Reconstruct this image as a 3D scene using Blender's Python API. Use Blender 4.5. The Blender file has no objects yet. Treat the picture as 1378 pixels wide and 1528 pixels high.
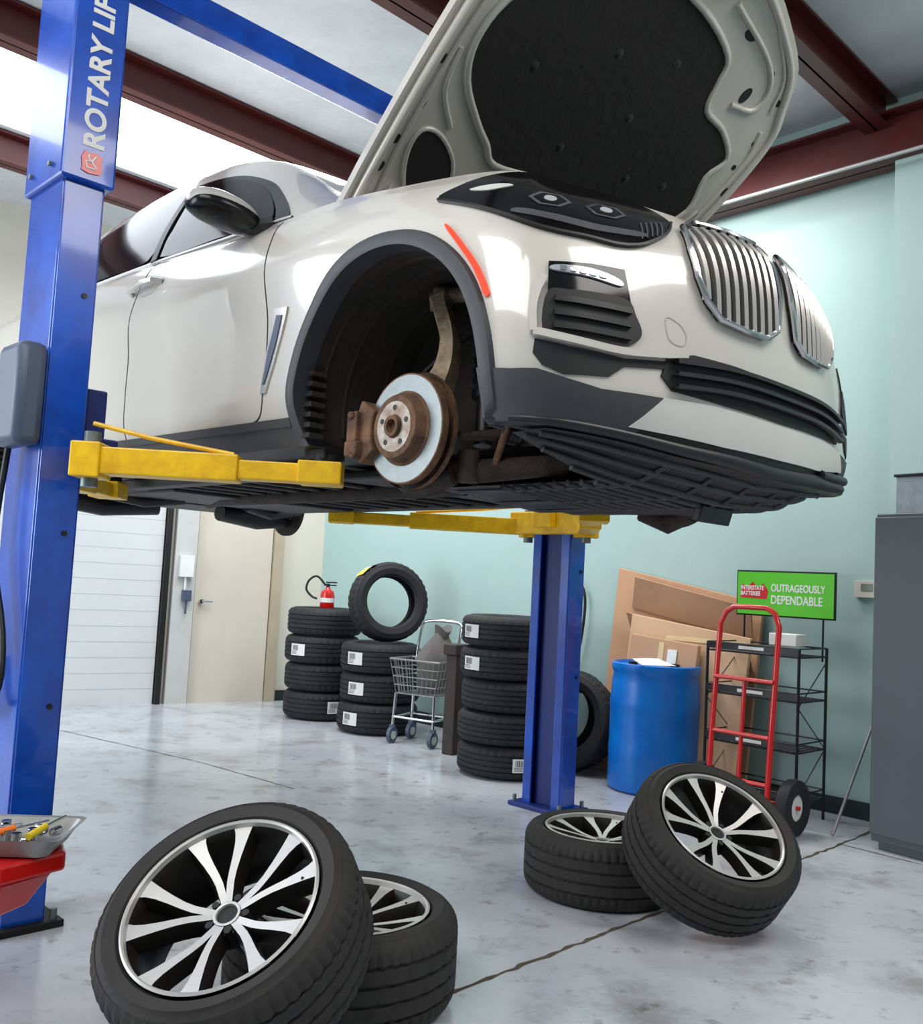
import bpy, bmesh, random
import numpy as np
from math import *
from mathutils import Vector, Matrix
from mathutils.bvhtree import BVHTree
from mathutils.geometry import delaunay_2d_cdt
random.seed(4)
S=bpy.context.scene
# ---------------------------------------------------------------- materials
def lin(c): return tuple(((x/255)/12.92 if x/255<=.04045 else ((x/255+.055)/1.055)**2.4) for x in c)+(1,)
MATS={}
def mat(name,rgb,rough=.5,metal=0,var=.12,scale=8,bump=0,coat=0,emit=0,rgb2=None,bscale=None,spec=None):
    if name in MATS: return MATS[name]
    m=bpy.data.materials.new(name);m.use_nodes=True;t=m.node_tree;N=t.nodes;L=t.links
    b=N['Principled BSDF'];c=lin(rgb)
    b.inputs['Roughness'].default_value=rough;b.inputs['Metallic'].default_value=metal
    b.inputs['Coat Weight'].default_value=coat;b.inputs['Coat Roughness'].default_value=.06
    if spec is not None: b.inputs['Specular IOR Level'].default_value=spec
    tc=N.new('ShaderNodeTexCoord')
    if var>0 or rgb2:
        no=N.new('ShaderNodeTexNoise');no.inputs['Scale'].default_value=scale;no.inputs['Detail'].default_value=6;no.inputs['Roughness'].default_value=.6
        L.new(tc.outputs['Object'],no.inputs['Vector'])
        rp=N.new('ShaderNodeValToRGB');rp.color_ramp.elements[0].position=.35;rp.color_ramp.elements[1].position=.68
        c2=lin(rgb2) if rgb2 else tuple(x*(1-var) for x in c[:3])+(1,)
        rp.color_ramp.elements[0].color=c2;rp.color_ramp.elements[1].color=c
        L.new(no.outputs['Fac'],rp.inputs['Fac']);L.new(rp.outputs['Color'],b.inputs['Base Color'])
    else: b.inputs['Base Color'].default_value=c
    if bump:
        n2=N.new('ShaderNodeTexNoise');n2.inputs['Scale'].default_value=bscale or scale*6;n2.inputs['Detail'].default_value=4
        L.new(tc.outputs['Object'],n2.inputs['Vector'])
        bp=N.new('ShaderNodeBump');bp.inputs['Strength'].default_value=bump;bp.inputs['Distance'].default_value=.01
        L.new(n2.outputs['Fac'],bp.inputs['Height']);L.new(bp.outputs['Normal'],b.inputs['Normal'])
    if emit:
        b.inputs['Emission Color'].default_value=c;b.inputs['Emission Strength'].default_value=emit
    MATS[name]=m;return m
paint=mat('white_paint',(200,196,186),.22,0,.03,2,coat=1)
clad=mat('grey_cladding',(56,58,61),.55,0,.1,20,.1)
under=mat('underbody_black',(34,32,31),.5,0,.3,9,.3)
rib=mat('undertray_rib',(58,55,53),.45,0,.2,14,.2)
well=mat('wheel_well_liner',(46,40,34),.85,0,.5,7,.5)
glass=mat('dark_glass',(20,20,22),.08,0,0,spec=.15)
gloss=mat('gloss_black',(11,11,12),.12,0,0,spec=.35)
satin=mat('satin_black',(20,20,21),.42,0,.1,10)
chrome=mat('chrome',(205,205,208),.14,1,0)
silver=mat('satin_silver',(206,205,199),.42,.1,.06,6)
slat=mat('grille_slat_silver',(186,184,178),.3,.75,0)
alu=mat('machined_aluminium',(208,206,202),.34,.45,.06,30)
rimdark=mat('rim_dark_grey',(42,39,36),.4,.5,.25,20)
rubber=mat('tire_rubber',(29,29,31),.7,0,.25,10,.15,bscale=60)
rubber2=mat('used_tire_rubber',(42,39,37),.72,0,.35,7,.2,bscale=50)
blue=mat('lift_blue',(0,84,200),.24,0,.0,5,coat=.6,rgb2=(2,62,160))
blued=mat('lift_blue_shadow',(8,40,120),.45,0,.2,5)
yellow=mat('lift_yellow',(250,202,10),.38,0,.0,14,rgb2=(222,170,10))
steel=mat('bare_steel',(122,132,132),.48,.6,.15,30)
rotor=mat('rotor_steel',(136,144,144),.45,.55,.12,26,.1)
hubm=mat('hub_steel',(150,150,148),.45,.5,.2,30)
hubr=mat('hub_worn_steel',(168,164,158),.5,.4,.0,22,rgb2=(120,98,78))
rust=mat('rusty_iron',(128,94,68),.85,.2,0,18,.4,rgb2=(78,58,46))
rustd=mat('grimy_iron',(66,54,46),.8,.1,0,18,.4,rgb2=(38,33,30))
cast=mat('cast_aluminium',(158,146,122),.6,.4,.0,14,.3,rgb2=(112,92,70))
insul=mat('hood_insulation',(19,16,17),.92,0,.35,5,.5,bscale=25)
frame_p=mat('hood_frame_paint',(182,179,170),.22,0,.10,4,coat=.7)
red=mat('red_paint',(206,20,18),.3,0,.1,8,coat=.5)
orange=mat('marker_orange',(238,60,18),.3,0,0,emit=.2)
white=mat('white_plain',(228,228,224),.5,0,.05,10)
label=mat('paper_label',(226,226,220),.7,0,.03,40)
ylab=mat('yellow_tape',(240,212,60),.6,0,.05,40)
black=mat('black_plain',(15,15,15),.6,0,.1,10)
bplast=mat('barrel_blue',(8,122,214),.34,0,0,4,.05,rgb2=(8,102,192))
card=mat('cardboard',(192,150,116),.85,0,.12,3,.1)
card2=mat('cardboard_light',(206,170,136),.85,0,.1,3)
green=mat('sign_green',(88,196,32),.45,0,.04,4)
cabm=mat('cabinet_grey',(80,86,94),.42,0,.05,3)
greyp=mat('grey_plastic',(70,82,104),.45,0,.08,8)
hlgrey=mat('headlight_grey',(92,94,98),.2,.4,0)
beamm=mat('red_oxide_beam',(84,22,22),.45,0,.25,4)
lens=mat('lens_clear',(180,184,188),.15,.3,0)
bagm=mat('grey_bag',(104,100,98),.8,0,.2,8,.3)
# ---------------------------------------------------------------- builders
def link(o): S.collection.objects.link(o);return o
class MB:
    def __init__(s): s.v=[];s.f=[];s.m=[]
    def add(s,vs,fs,mi=0,M=None):
        k=len(s.v)
        for a in vs:
            a=Vector(a); s.v.append(tuple(M@a) if M is not None else tuple(a))
        for q in fs: s.f.append(tuple(i+k for i in q));s.m.append(mi)
        return s
    def box(s,c,d,mi=0,M=None,rot=None):
        x,y,z=[q/2 for q in d]
        vs=[Vector((a*x,b*y,e*z)) for a in(-1,1) for b in(-1,1) for e in(-1,1)]
        if rot is not None: vs=[rot@q for q in vs]
        vs=[q+Vector(c) for q in vs]
        return s.add(vs,[(0,1,3,2),(4,6,7,5),(0,4,5,1),(2,3,7,6),(0,2,6,4),(1,5,7,3)],mi,M)
    def cyl(s,p0,p1,r,mi=0,n=16,r2=None,M=None,cap=True):
        p0=Vector(p0);p1=Vector(p1);d=(p1-p0).normalized();q=d.to_track_quat('Z','Y').to_matrix()
        r2=r if r2 is None else r2
        vs=[p0+q@Vector((r*cos(2*pi*i/n),r*sin(2*pi*i/n),0)) for i in range(n)]+[p1+q@Vector((r2*cos(2*pi*i/n),r2*sin(2*pi*i/n),0)) for i in range(n)]
        fs=[(i,(i+1)%n,n+(i+1)%n,n+i) for i in range(n)]
        if cap: fs+=[tuple(range(n))[::-1],tuple(range(n,2*n))]
        return s.add(vs,fs,mi,M)
    def tube(s,pts,r,mi=0,n=8,closed=False,M=None):
        P=[Vector(p) for p in pts];m=len(P);vs=[];prev=None
        for i in range(m):
            a=P[(i-1)%m] if (closed or i>0) else P[i];b=P[(i+1)%m] if (closed or i<m-1) else P[i]
            t=(b-a).normalized()
            if prev is None: u=t.orthogonal().normalized()
            else: u=(prev-t*prev.dot(t)).normalized()
            prev=u;w=t.cross(u);rr=r[i] if isinstance(r,(list,tuple)) else r
            vs+=[P[i]+u*rr*cos(2*pi*k/n)+w*rr*sin(2*pi*k/n) for k in range(n)]
        fs=[]
        for i in range(m if closed else m-1):
            j=(i+1)%m
            for k in range(n): fs.append((i*n+k,i*n+(k+1)%n,j*n+(k+1)%n,j*n+k))
        if not closed: fs+=[tuple(range(n))[::-1],tuple((m-1)*n+k for k in range(n))]
        return s.add(vs,fs,mi,M)
    def lathe(s,prof,n=32,mi=0,M=None,closed=False,mod=None):
        m=len(prof);k=len(s.v)
        for i in range(n):
            a=2*pi*i/n
            for j,(r,z) in enumerate(prof):
                if mod: r=mod(i,j,r)
                q=(r*cos(a),r*sin(a),z);s.v.append(tuple(M@Vector(q)) if M is not None else q)
        for i in range(n):
            ii=(i+1)%n
            for j in range(m if closed else m-1):
                jj=(j+1)%m
                s.f.append((k+i*m+j,k+ii*m+j,k+ii*m+jj,k+i*m+jj));s.m.append(mi)
        return s
    def prism(s,poly,h,mi=0,M=None):
        n=len(poly)
        vs=[(a,b,0) for a,b in poly]+[(a,b,h) for a,b in poly]
        return s.add(vs,[tuple(range(n))[::-1],tuple(range(n,2*n))]+[(i,(i+1)%n,n+(i+1)%n,n+i) for i in range(n)],mi,M)
    def obj(s,name,mats,parent=None,M=None,smooth=40,bev=0):
        me=bpy.data.meshes.new(name);me.from_pydata(s.v,[],s.f)
        for m in (mats if isinstance(mats,(list,tuple)) else [mats]): me.materials.append(m)
        me.polygons.foreach_set('material_index',s.m)
        bm=bmesh.new();bm.from_mesh(me);bmesh.ops.remove_doubles(bm,verts=bm.verts,dist=1e-5)
        bmesh.ops.recalc_face_normals(bm,faces=bm.faces);bm.to_mesh(me);bm.free()
        fin(me,smooth)
        o=link(bpy.data.objects.new(name,me))
        if parent: o.parent=parent
        if M is not None: o.matrix_local=M
        if bev:
            b=o.modifiers.new('bevel','BEVEL');b.width=bev;b.segments=2;b.limit_method='ANGLE'
        return o
def fin(me,ang=40):
    if ang:
        for q in me.polygons:q.use_smooth=True
        me.set_sharp_from_angle(angle=radians(ang))
def tag(o,label,cat,group=None):
    o['label']=label;o['category']=cat
    if group:o['group']=group
    return o
def empty(name,loc,rz=0,label=None,cat=None,group=None):
    o=link(bpy.data.objects.new(name,None));o.empty_display_size=.1
    o.location=loc;o.rotation_euler=(0,0,rz)
    if label:tag(o,label,cat,group)
    return o
def struct(o): o['kind']='structure';return o
def copy_tree(o):
    c=o.copy();link(c)
    for ch in o.children:
        k=ch.copy();link(k);k.parent=c
        for g in ch.children:
            gg=g.copy();link(gg);gg.parent=k
    return c
def textmesh(name,body,size,M,m,parent=None,ext=.001,bold=0,align='LEFT',sx=1):
    c=bpy.data.curves.new(name,'FONT');c.body=body;c.size=size;c.extrude=ext;c.offset=bold;c.align_x=align
    t=bpy.data.objects.new(name+'_t',c);link(t);bpy.context.view_layer.update()
    me=bpy.data.meshes.new_from_object(t.evaluated_get(bpy.context.evaluated_depsgraph_get()))
    bpy.data.objects.remove(t);me.materials.clear();me.materials.append(m);me.transform(Matrix.Diagonal((sx,1,1,1)))
    o=link(bpy.data.objects.new(name,me))
    if parent:o.parent=parent
    o.matrix_local=M;return o
def basisM(xa,ya,o):
    xa=Vector(xa).normalized();ya=Vector(ya).normalized();za=xa.cross(ya)
    M=Matrix((xa,ya,za)).transposed().to_4x4();M.translation=Vector(o);return M
def zaxisM(n,o,spin=0):
    M=Vector(n).normalized().to_track_quat('Z','Y').to_matrix().to_4x4()@Matrix.Rotation(spin,4,'Z');M.translation=Vector(o);return M
# ---------------------------------------------------------------- camera
F_=1400;r_=.0529;p_=.0754;H=1.25
cam=bpy.data.cameras.new('camera');cam.sensor_fit='HORIZONTAL';cam.sensor_width=36;cam.lens=F_/1378*36
co=link(bpy.data.objects.new('camera',cam));S.camera=co
fw=Vector((0,cos(p_),sin(p_)));up=Vector((0,-sin(p_),cos(p_)));rt=Vector((1,0,0))
ix=cos(r_)*rt+sin(r_)*up; iy=-sin(r_)*rt+cos(r_)*up
M=Matrix((ix,iy,-fw)).transposed().to_4x4();M.translation=Vector((0,0,H));co.matrix_world=M
yaw=-.7922;O=Vector((.3982,3.4937,.1765+H))
Fd=Vector((cos(yaw),sin(yaw),0));Sd=Vector((sin(yaw),-cos(yaw),0))
def W(x,s,z): return Vector((O.x,O.y,0))+Fd*x+Sd*s+Vector((0,0,z))
# ---------------------------------------------------------------- room
def roomface(name,vs,m,kind='structure'):
    b=MB();b.add(vs,[(0,1,2,3)]);o=b.obj(name,m,smooth=0);o['kind']=kind;return o
floorm=mat('epoxy_floor',(202,205,210),.2,0,0,1.3,.04,rgb2=(186,191,198),bscale=30)
t=floorm.node_tree;N=t.nodes;L=t.links;b=N['Principled BSDF']
src=b.inputs['Base Color'].links[0].from_socket
tc=[n for n in N if n.type=='TEX_COORD'][0]
for sc,p0,p1,dk,fac in((2.6,.32,.48,(.62,.57,.50,1),.8),(9,.32,.42,(.48,.43,.37,1),.7),(1.1,.38,.6,(.80,.80,.82,1),.8)):
    n3=N.new('ShaderNodeTexNoise');n3.inputs['Scale'].default_value=sc;n3.inputs['Detail'].default_value=8;n3.inputs['Roughness'].default_value=.65
    L.new(tc.outputs['Object'],n3.inputs['Vector'])
    rp=N.new('ShaderNodeValToRGB');rp.color_ramp.elements[0].position=p0;rp.color_ramp.elements[1].position=p1
    rp.color_ramp.elements[0].color=dk;rp.color_ramp.elements[1].color=(1,1,1,1)
    L.new(n3.outputs['Fac'],rp.inputs['Fac'])
    mx=N.new('ShaderNodeMix');mx.data_type='RGBA';mx.blend_type='MULTIPLY';mx.inputs['Factor'].default_value=fac
    L.new(src,mx.inputs['A']);L.new(rp.outputs['Color'],mx.inputs['B']);src=mx.outputs['Result']
L.new(src,b.inputs['Base Color'])
teal=mat('teal_wall_paint',(166,194,190),.6,0,.06,1.2,.04)
cream=mat('cream_wall_paint',(212,206,192),.6,0,.05,1.5)
ceil=mat('white_roof_insulation',(214,217,222),.7,0,.14,3,.3)
gdm=mat('garage_door_white',(210,212,212),.45,0,.05,2)
dgreen=mat('dark_green_base',(24,44,40),.6,0,.1,5)
roomface('floor',[(-9,-5,0),(9,-5,0),(9,12,0),(-9,12,0)],floorm)
Cn=Vector((-1.39,9.59,0));wb=Vector((.690,-.724,0)).normalized();wl=Vector((-.843,-.538,0)).normalized()
nb=Vector((-.724,-.690,0)).normalized()
nl=Vector((.538,-.843,0)).normalized()
def wallbox(name,p0,d,l,th,z0,z1,n,m,off=0):
    b=MB();a=p0+n*off;vs=[]
    for z in(z0,z1):
        for q in(a,a+d*l,a+d*l+n*th,a+n*th): vs.append((q.x,q.y,z))
    b.add(vs,[(0,1,2,3),(4,7,6,5),(0,4,5,1),(1,5,6,2),(2,6,7,3),(3,7,4,0)])
    return struct(b.obj(name,m,smooth=0))
ZC=4.32
wallbox('wall_back',Cn,wb,9.5,-.15,0,ZC,nb,teal)
wallbox('wall_left',Cn,wl,7.5,-.15,0,ZC,nl,cream)
wallbox('wall_front',Vector((-9,-4.6,0)),Vector((1,0,0)),18,-.15,0,3.2,Vector((0,1,0)),teal)  # unseen wall added behind the camera to darken reflections in the car paint
wallbox('baseboard_back',Cn,wb,9.4,.015,0,.1,nb,dgreen)
wallbox('baseboard_left',Cn,wl,.42,.015,0,.1,nl,dgreen)
roomface('ceiling',[(-9,-2,ZC),(9,-2,ZC),(9,12,ZC),(-9,12,ZC)],ceil)
def ibeam(name,p0,p1,z,h,w,m):
    b=MB();d=(p1-p0);l=d.length;d.normalize();n=Vector((-d.y,d.x,0))
    M=basisM(d,n,(p0.x,p0.y,z))
    b.box((l/2,0,h/2),(l,.012,h),0,M);b.box((l/2,0,.008),(l,w,.016),0,M);b.box((l/2,0,h-.008),(l,w,.016),0,M)
    return struct(b.obj(name,m,smooth=0))
k=1
for x in(1.6,.0,-1.28,-3.2,-4.9,-6.5):
    q0=W(x,2.6,0);d=-Sd;tt=((Cn-q0).dot(nb))/d.dot(nb)
    if x<-3: tt=min(tt,((Cn-q0).dot(nl))/d.dot(nl))
    ibeam('trim_%d'%k,q0,q0+d*(tt-.02),4.09,.22,.15,beamm);k+=1
ibeam('trim_%d'%k,Cn+nb*.12,Cn+wb*8.4+nb*.12,3.86,.30,.18,beamm);k+=1
wallbox('door_1',Cn+wl*1.62,wl,3.2,.03,0,3.0,nl,gdm,.005)
bb=MB()
M_l=basisM(wl,(0,0,1),Cn+nl*.034)
zsgn=1 if wl.cross(Vector((0,0,1))).dot(nl)>0 else -1
for i in range(1,22): bb.box((3.22,i*.14,0),(3.2,.005,.004),0,M_l)
struct(bb.obj('trim_%d'%k,mat('panel_line',(176,182,188),.6,0,0),smooth=0));k+=1
wallbox('door_2',Cn+wl*.56,wl,.74,.03,0,2.15,nl,mat('door_cream',(208,199,184),.5,0,.06,2),.005)
wallbox('trim_%d'%k,Cn+wl*.46,wl,.09,.07,0,2.25,nl,mat('door_jamb',(180,166,142),.6,0,.1,5));k+=1
wallbox('trim_%d'%k,Cn+wl*1.32,wl,.2,.09,0,3,nl,mat('jamb_white',(196,196,192),.6,0,.1,5));k+=1
wallbox('trim_%d'%k,Cn+wl*1.56,wl,.05,.08,0,3,nl,satin);k+=1
wallbox('trim_%d'%k,Cn+wb*5.72,wb,.5,.16,0,3.86,nb,teal);k+=1
h=MB();h.cyl((0,0,0),(0,0,.05*zsgn),.02);h.cyl((0,0,.05*zsgn),(-.1,0,.05*zsgn),.009)
tag(h.obj('door_handle',chrome,M=basisM(wl,(0,0,1),Cn+wl*1.24+nl*.036+Vector((0,0,.95)))),'chrome lever handle on the cream side door','door handle')
for i,(q,z,a,c_) in enumerate([(1.42,1.27,.13,.2),(1.40,1.0,.08,.1)]):
    h=MB();h.box((0,0,.03*zsgn),(a,c_,.06));h.cyl((0,-c_/2,.03*zsgn),(0,-c_/2-.12,.03*zsgn),.01)
    tag(h.obj('electrical_box',greyp if i else white,M=basisM(wl,(0,0,1),Cn+wl*q+nl*.092+Vector((0,0,z))),bev=.004),'small '+('grey' if i else 'white')+' electrical box on the door post','electrical box')
sk=mat('skylight_panel',(240,246,255),.5,0,0,emit=3)
b=MB();b.add([W(-4.75,3.4,ZC-.01),W(-3.35,3.4,ZC-.01),W(-3.35,-1.0,ZC-.01),W(-4.75,-1.0,ZC-.01)],[(0,1,2,3)]);struct(b.obj('window_1',sk,smooth=0))
def ribbon(name,pts,w,m):
    b=MB();P=[]
    for i in range(len(pts)-1):
        a=Vector(pts[i]+(0,));c=Vector(pts[i+1]+(0,));n=max(2,int((c-a).length/.04))
        for j in range(n): P.append(a.lerp(c,j/n)+Vector((random.uniform(-1,1)*w*.35,random.uniform(-1,1)*w*.35,0)))
    P.append(Vector(pts[-1]+(0,)));vs=[];fs=[]
    for i,q in enumerate(P):
        d=(P[min(i+1,len(P)-1)]-P[max(i-1,0)]).normalized();n=Vector((-d.y,d.x,0));ww=w*random.uniform(.4,1.3)/2
        vs+=[q+n*ww+Vector((0,0,.0015)),q-n*ww+Vector((0,0,.0015))]
    for i in range(len(P)-1): fs.append((2*i,2*i+1,2*i+3,2*i+2))
    b.add(vs,fs);return struct(b.obj(name,m,smooth=0))
joint=mat('floor_joint',(92,82,66),.9,0,.5,30)
ribbon('trim_%d'%k,[(-.4,2.5),(.053,2.98),(.766,3.70),(1.5,4.42),(2.06,4.99),(2.4,5.35)],.018,joint);k+=1
ribbon('trim_%d'%k,[(-2.9,7.1),(-1.6,6.2),(-.9,5.6)],.008,joint);k+=1
ribbon('trim_%d'%k,[(2.06,4.99),(2.5,4.5),(3.2,3.9)],.01,joint);k+=1
# ---------------------------------------------------------------- car body surface
def side(x,zt,zb=.26,fl=0):
    return [(x,.90,zb),(x,.962+fl,.40),(x,.970+fl,.55),(x,.976+fl,.71),(x,1.002,.885),(x,.966,zt-.07),(x,.915,zt)]
def rear(x,s,f=1):
    return [(x,s,.32),(x-.03*f,s,.45),(x-.05*f,s,.6),(x-.04*f,s,.75),(x-.0*f,s,.9),(x+.05*f,s,1.05),(x+.1*f,s*.98,1.17)]
C=[rear(-4.0,0),rear(-3.99,.45),rear(-3.88,.78),rear(-3.7,.92,.3),side(-3.4,1.17),side(-2.9,1.17),side(-2.2,1.16),side(-1.6,1.14),side(-1.1,1.11),side(-.6,1.09),side(-.3,1.08),
 [(0,.90,.27),(0,.97,.40),(0,.985,.55),(0,.988,.71),(0,.99,.88),(0,.95,.99),(0,.885,1.06)],
 [(.30,.93,.27),(.30,.975,.40),(.30,.99,.54),(.30,.99,.70),(.30,.977,.85),(.29,.93,.96),(.28,.85,1.035)],
 [(.50,.93,.26),(.52,.97,.38),(.52,.98,.52),(.51,.965,.66),(.49,.94,.80),(.46,.89,.93),(.42,.81,1.015)],
 [(.625,.86,.25),(.645,.89,.36),(.645,.89,.50),(.63,.87,.64),(.59,.855,.77),(.55,.80,.90),(.48,.72,1.0)],
 [(.70,.69,.24),(.72,.72,.34),(.72,.72,.48),(.71,.71,.62),(.68,.69,.76),(.625,.65,.89),(.545,.60,.99)],
 [(.765,.47,.22),(.78,.49,.32),(.78,.49,.46),(.775,.48,.62),(.755,.48,.76),(.70,.46,.88),(.60,.44,.985)],
 [(.805,.25,.21),(.82,.25,.31),(.82,.25,.45),(.815,.25,.62),(.80,.25,.78),(.755,.24,.90),(.65,.22,.985)],
 [(.815,0,.20),(.83,0,.30),(.83,0,.44),(.83,0,.62),(.815,0,.79),(.77,0,.91),(.67,0,.985)]]
half=np.array(C)
mir=half[1:-1][::-1].copy();mir[:,:,1]*=-1
ring=np.concatenate([half,mir])
def cr(P,n,closed):
    m=len(P);out=[]
    for i in range(m if closed else m-1):
        if closed: a,b,c,d=P[(i-1)%m],P[i],P[(i+1)%m],P[(i+2)%m]
        else: b,c=P[i],P[i+1];a=P[i-1] if i>0 else 2*b-c;d=P[i+2] if i+2<m else 2*c-b
        for k_ in range(n):
            t=k_/n;out.append(.5*((2*b)+(-a+c)*t+(2*a-5*b+4*c-d)*t*t+(-a+3*b-3*c+d)*t**3))
    if not closed: out.append(P[-1])
    return np.array(out)
G=cr(ring,6,True);G=np.transpose(cr(np.transpose(G,(1,0,2)),6,False),(1,0,2))
n,m=G.shape[:2]
sv=[Vector((a[0],-a[1],a[2])) for a in G.reshape(-1,3)]
sf=[(i*m+j,((i+1)%n)*m+j,((i+1)%n)*m+j+1,i*m+j+1) for i in range(n) for j in range(m-1)]
def treeof(v,f): return BVHTree.FromPolygons([tuple(a) for a in v],f)
btree=treeof(sv,sf)
v=list(sv);f=list(sf)
def addrow(fn):
    k0=len(v)
    for i in range(n): v.append(fn(i))
    return k0
bot=addrow(lambda i:Vector((G[i,0,0]*.985,-G[i,0,1]*.93,G[i,0,2]-.004)))
bot2=addrow(lambda i:Vector((G[i,0,0]*.97,-G[i,0,1]*.5,G[i,0,2]+.0)))
bot3=addrow(lambda i:Vector((G[i,0,0]*.97,0,G[i,0,2])))
top=addrow(lambda i:Vector((G[i,-1,0]*.97-.005,-G[i,-1,1]*.95,G[i,-1,2]-.004)))
top2=addrow(lambda i:Vector((G[i,-1,0]*.97-.005,-G[i,-1,1]*.94,G[i,-1,2]-.10)))
top3=addrow(lambda i:Vector((G[i,-1,0]*.95-.01,0,G[i,-1,2]-.10)))
for i in range(n):
    j=(i+1)%n
    f+=[(i*m,bot+i,bot+j,j*m),(bot+i,bot2+i,bot2+j,bot+j),(bot2+i,bot3+i,bot3+j,bot2+j)]
    f+=[(i*m+m-1,j*m+m-1,top+j,top+i),(top+i,top+j,top2+j,top2+i),(top2+i,top2+j,top3+j,top3+i)]
car=empty('car',O,yaw,'white SUV raised on the lift, hood open, front wheel removed','car')
bm=bmesh.new();vv=[bm.verts.new(a) for a in v]
for q in f:
    try: bm.faces.new([vv[i] for i in q])
    except Exception: pass
bmesh.ops.remove_doubles(bm,verts=bm.verts,dist=2e-4)
bmesh.ops.dissolve_degenerate(bm,dist=1e-4,edges=bm.edges)
bmesh.ops.recalc_face_normals(bm,faces=bm.faces)
me=bpy.data.meshes.new('body_shell');bm.to_mesh(me);bm.free()
body=link(bpy.data.objects.new('body_shell',me))
AC=(.03,.38);AR=.442
cutters=[]
for cx in(AC[0],-2.945):
    for sg in(1,-1):
        pts=[(cx+AR*cos(a),AC[1]+AR*sin(a)) for a in np.linspace(0,pi,40)]+[(cx-AR,.0),(cx+AR,.0)]
        cb=MB();vs=[(x,-sg*.50,z) for x,z in pts]+[(x,-sg*1.2,z) for x,z in pts];nn=len(pts)
        cb.add(vs,[tuple(range(nn)),tuple(range(nn,2*nn))]+[(i,(i+1)%nn,nn+(i+1)%nn,nn+i) for i in range(nn)])
        cu=cb.obj('cut',well,smooth=0);cutters.append(cu)
        md=body.modifiers.new('b','BOOLEAN');md.operation='DIFFERENCE';md.object=cu;md.solver='EXACT'
bpy.context.view_layer.update()
me2=bpy.data.meshes.new_from_object(body.evaluated_get(bpy.context.evaluated_depsgraph_get()))
body.modifiers.clear();body.data=me2
for c_ in cutters: bpy.data.objects.remove(c_)
me2.materials.clear()
for q in(paint,clad,under,well): me2.materials.append(q)
for q in me2.polygons:
    c_=q.center;s_=abs(c_.y);mi=0
    inw=any(abs(c_.x-cx)<AR+.004 and ((c_.x-cx)**2+(max(c_.z-AC[1],0))**2)**.5<AR+.006 for cx in(AC[0],-2.945))
    d,_,_,dist=btree.find_nearest(c_)
    if dist>.012 or (inw and dist>.003): mi=3 if (inw and s_>.49) else 2
    elif c_.z<.345 and c_.x<.1 : mi=1
    elif c_.z<.30: mi=2
    if q.normal.z<-.9 and c_.z<.4: mi=2
    q.material_index=mi
fin(me2,35);body.parent=car;body.name='body_shell'
bmf=bmesh.new();bmf.from_mesh(me2);ftree=BVHTree.FromBMesh(bmf);bmf.free()
def snap(P,nrm,off,tree=None):
    tree=tree or btree
    nrm=nrm.normalized();loc,no,_,_=tree.ray_cast(P+nrm*1.0,-nrm,1.6)
    if loc is None: loc,no,_,_=tree.find_nearest(P)
    if no.dot(nrm)<0: no=-no
    return loc+no*off,no
def dens(pts,k_=5,closed=True):
    return [Vector(a) for a in cr(np.array([tuple(p) for p in pts]),k_,closed)]
def C3(p): return Vector((p[0],-p[1],p[2]))
def tri2d(P,h):
    q2=[Vector((p[0],p[1])) for p in P];nb_=len(q2)
    xs=[q.x for q in q2];ys=[q.y for q in q2];ins=[]
    def inside(x,y):
        c=False;j=nb_-1
        for i in range(nb_):
            if (q2[i].y>y)!=(q2[j].y>y) and x<(q2[j].x-q2[i].x)*(y-q2[i].y)/(q2[j].y-q2[i].y)+q2[i].x:c=not c
            j=i
        return c
    x=min(xs)+h/2
    while x<max(xs):
        y=min(ys)+h/2
        while y<max(ys):
            if inside(x,y) and min((q-Vector((x,y))).length for q in q2)>h*.4: ins.append(Vector((x,y)))
            y+=h
        x+=h
    R=delaunay_2d_cdt(q2+ins,[(i,(i+1)%nb_) for i in range(nb_)],[],1,1e-6)
    fs=[tuple(a) for a in R[2]];cnt={}
    for a in fs:
        for i in range(len(a)):
            e=(a[i],a[(i+1)%len(a)]);cnt.setdefault(tuple(sorted(e)),[]).append(e)
    return R[0],fs,[l[0] for l in cnt.values() if len(l)==1]
def straight(P,h):
    Q=[]
    for i in range(len(P)):
        a,b_=P[i],P[(i+1)%len(P)];kk=max(1,int((b_-a).length/h));Q+=[a.lerp(b_,j/kk) for j in range(kk)]
    return Q
def patch(name,pts,nrm,m,off=.004,parent=car,h=.025,smooth=True,tree=None,depth=.02,sm=4,both=False):
    nrm=C3(nrm).normalized();t1=Vector((0,0,1)).cross(nrm).normalized();t2=nrm.cross(t1)
    P=[C3(p) for p in pts];P=dens(P,sm) if smooth else straight(P,h)
    base=sum(P,Vector())/len(P)
    V2,fs,bd=tri2d([((p-base).dot(t1),(p-base).dot(t2)) for p in P],h)
    vs=[];ns=[]
    for q in V2:
        l,no=snap(base+t1*q.x+t2*q.y,nrm,off,tree);vs.append(l);ns.append(no)
    mp={}
    for a,c_ in bd:
        for w_ in(a,c_):
            if w_ not in mp: mp[w_]=len(vs);vs.append(vs[w_]-ns[w_]*(off+depth))
        fs.append((c_,a,mp[a],mp[c_]))
    B=MB();B.add(vs,fs);o=B.obj(name,m,parent,smooth=50)
    if both:
        B2=MB();B2.add([Vector((a[0],-a[1],a[2])) for a in vs],[tuple(reversed(q)) for q in fs]);B2.obj(name,m,parent,smooth=50)
    return o
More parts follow.
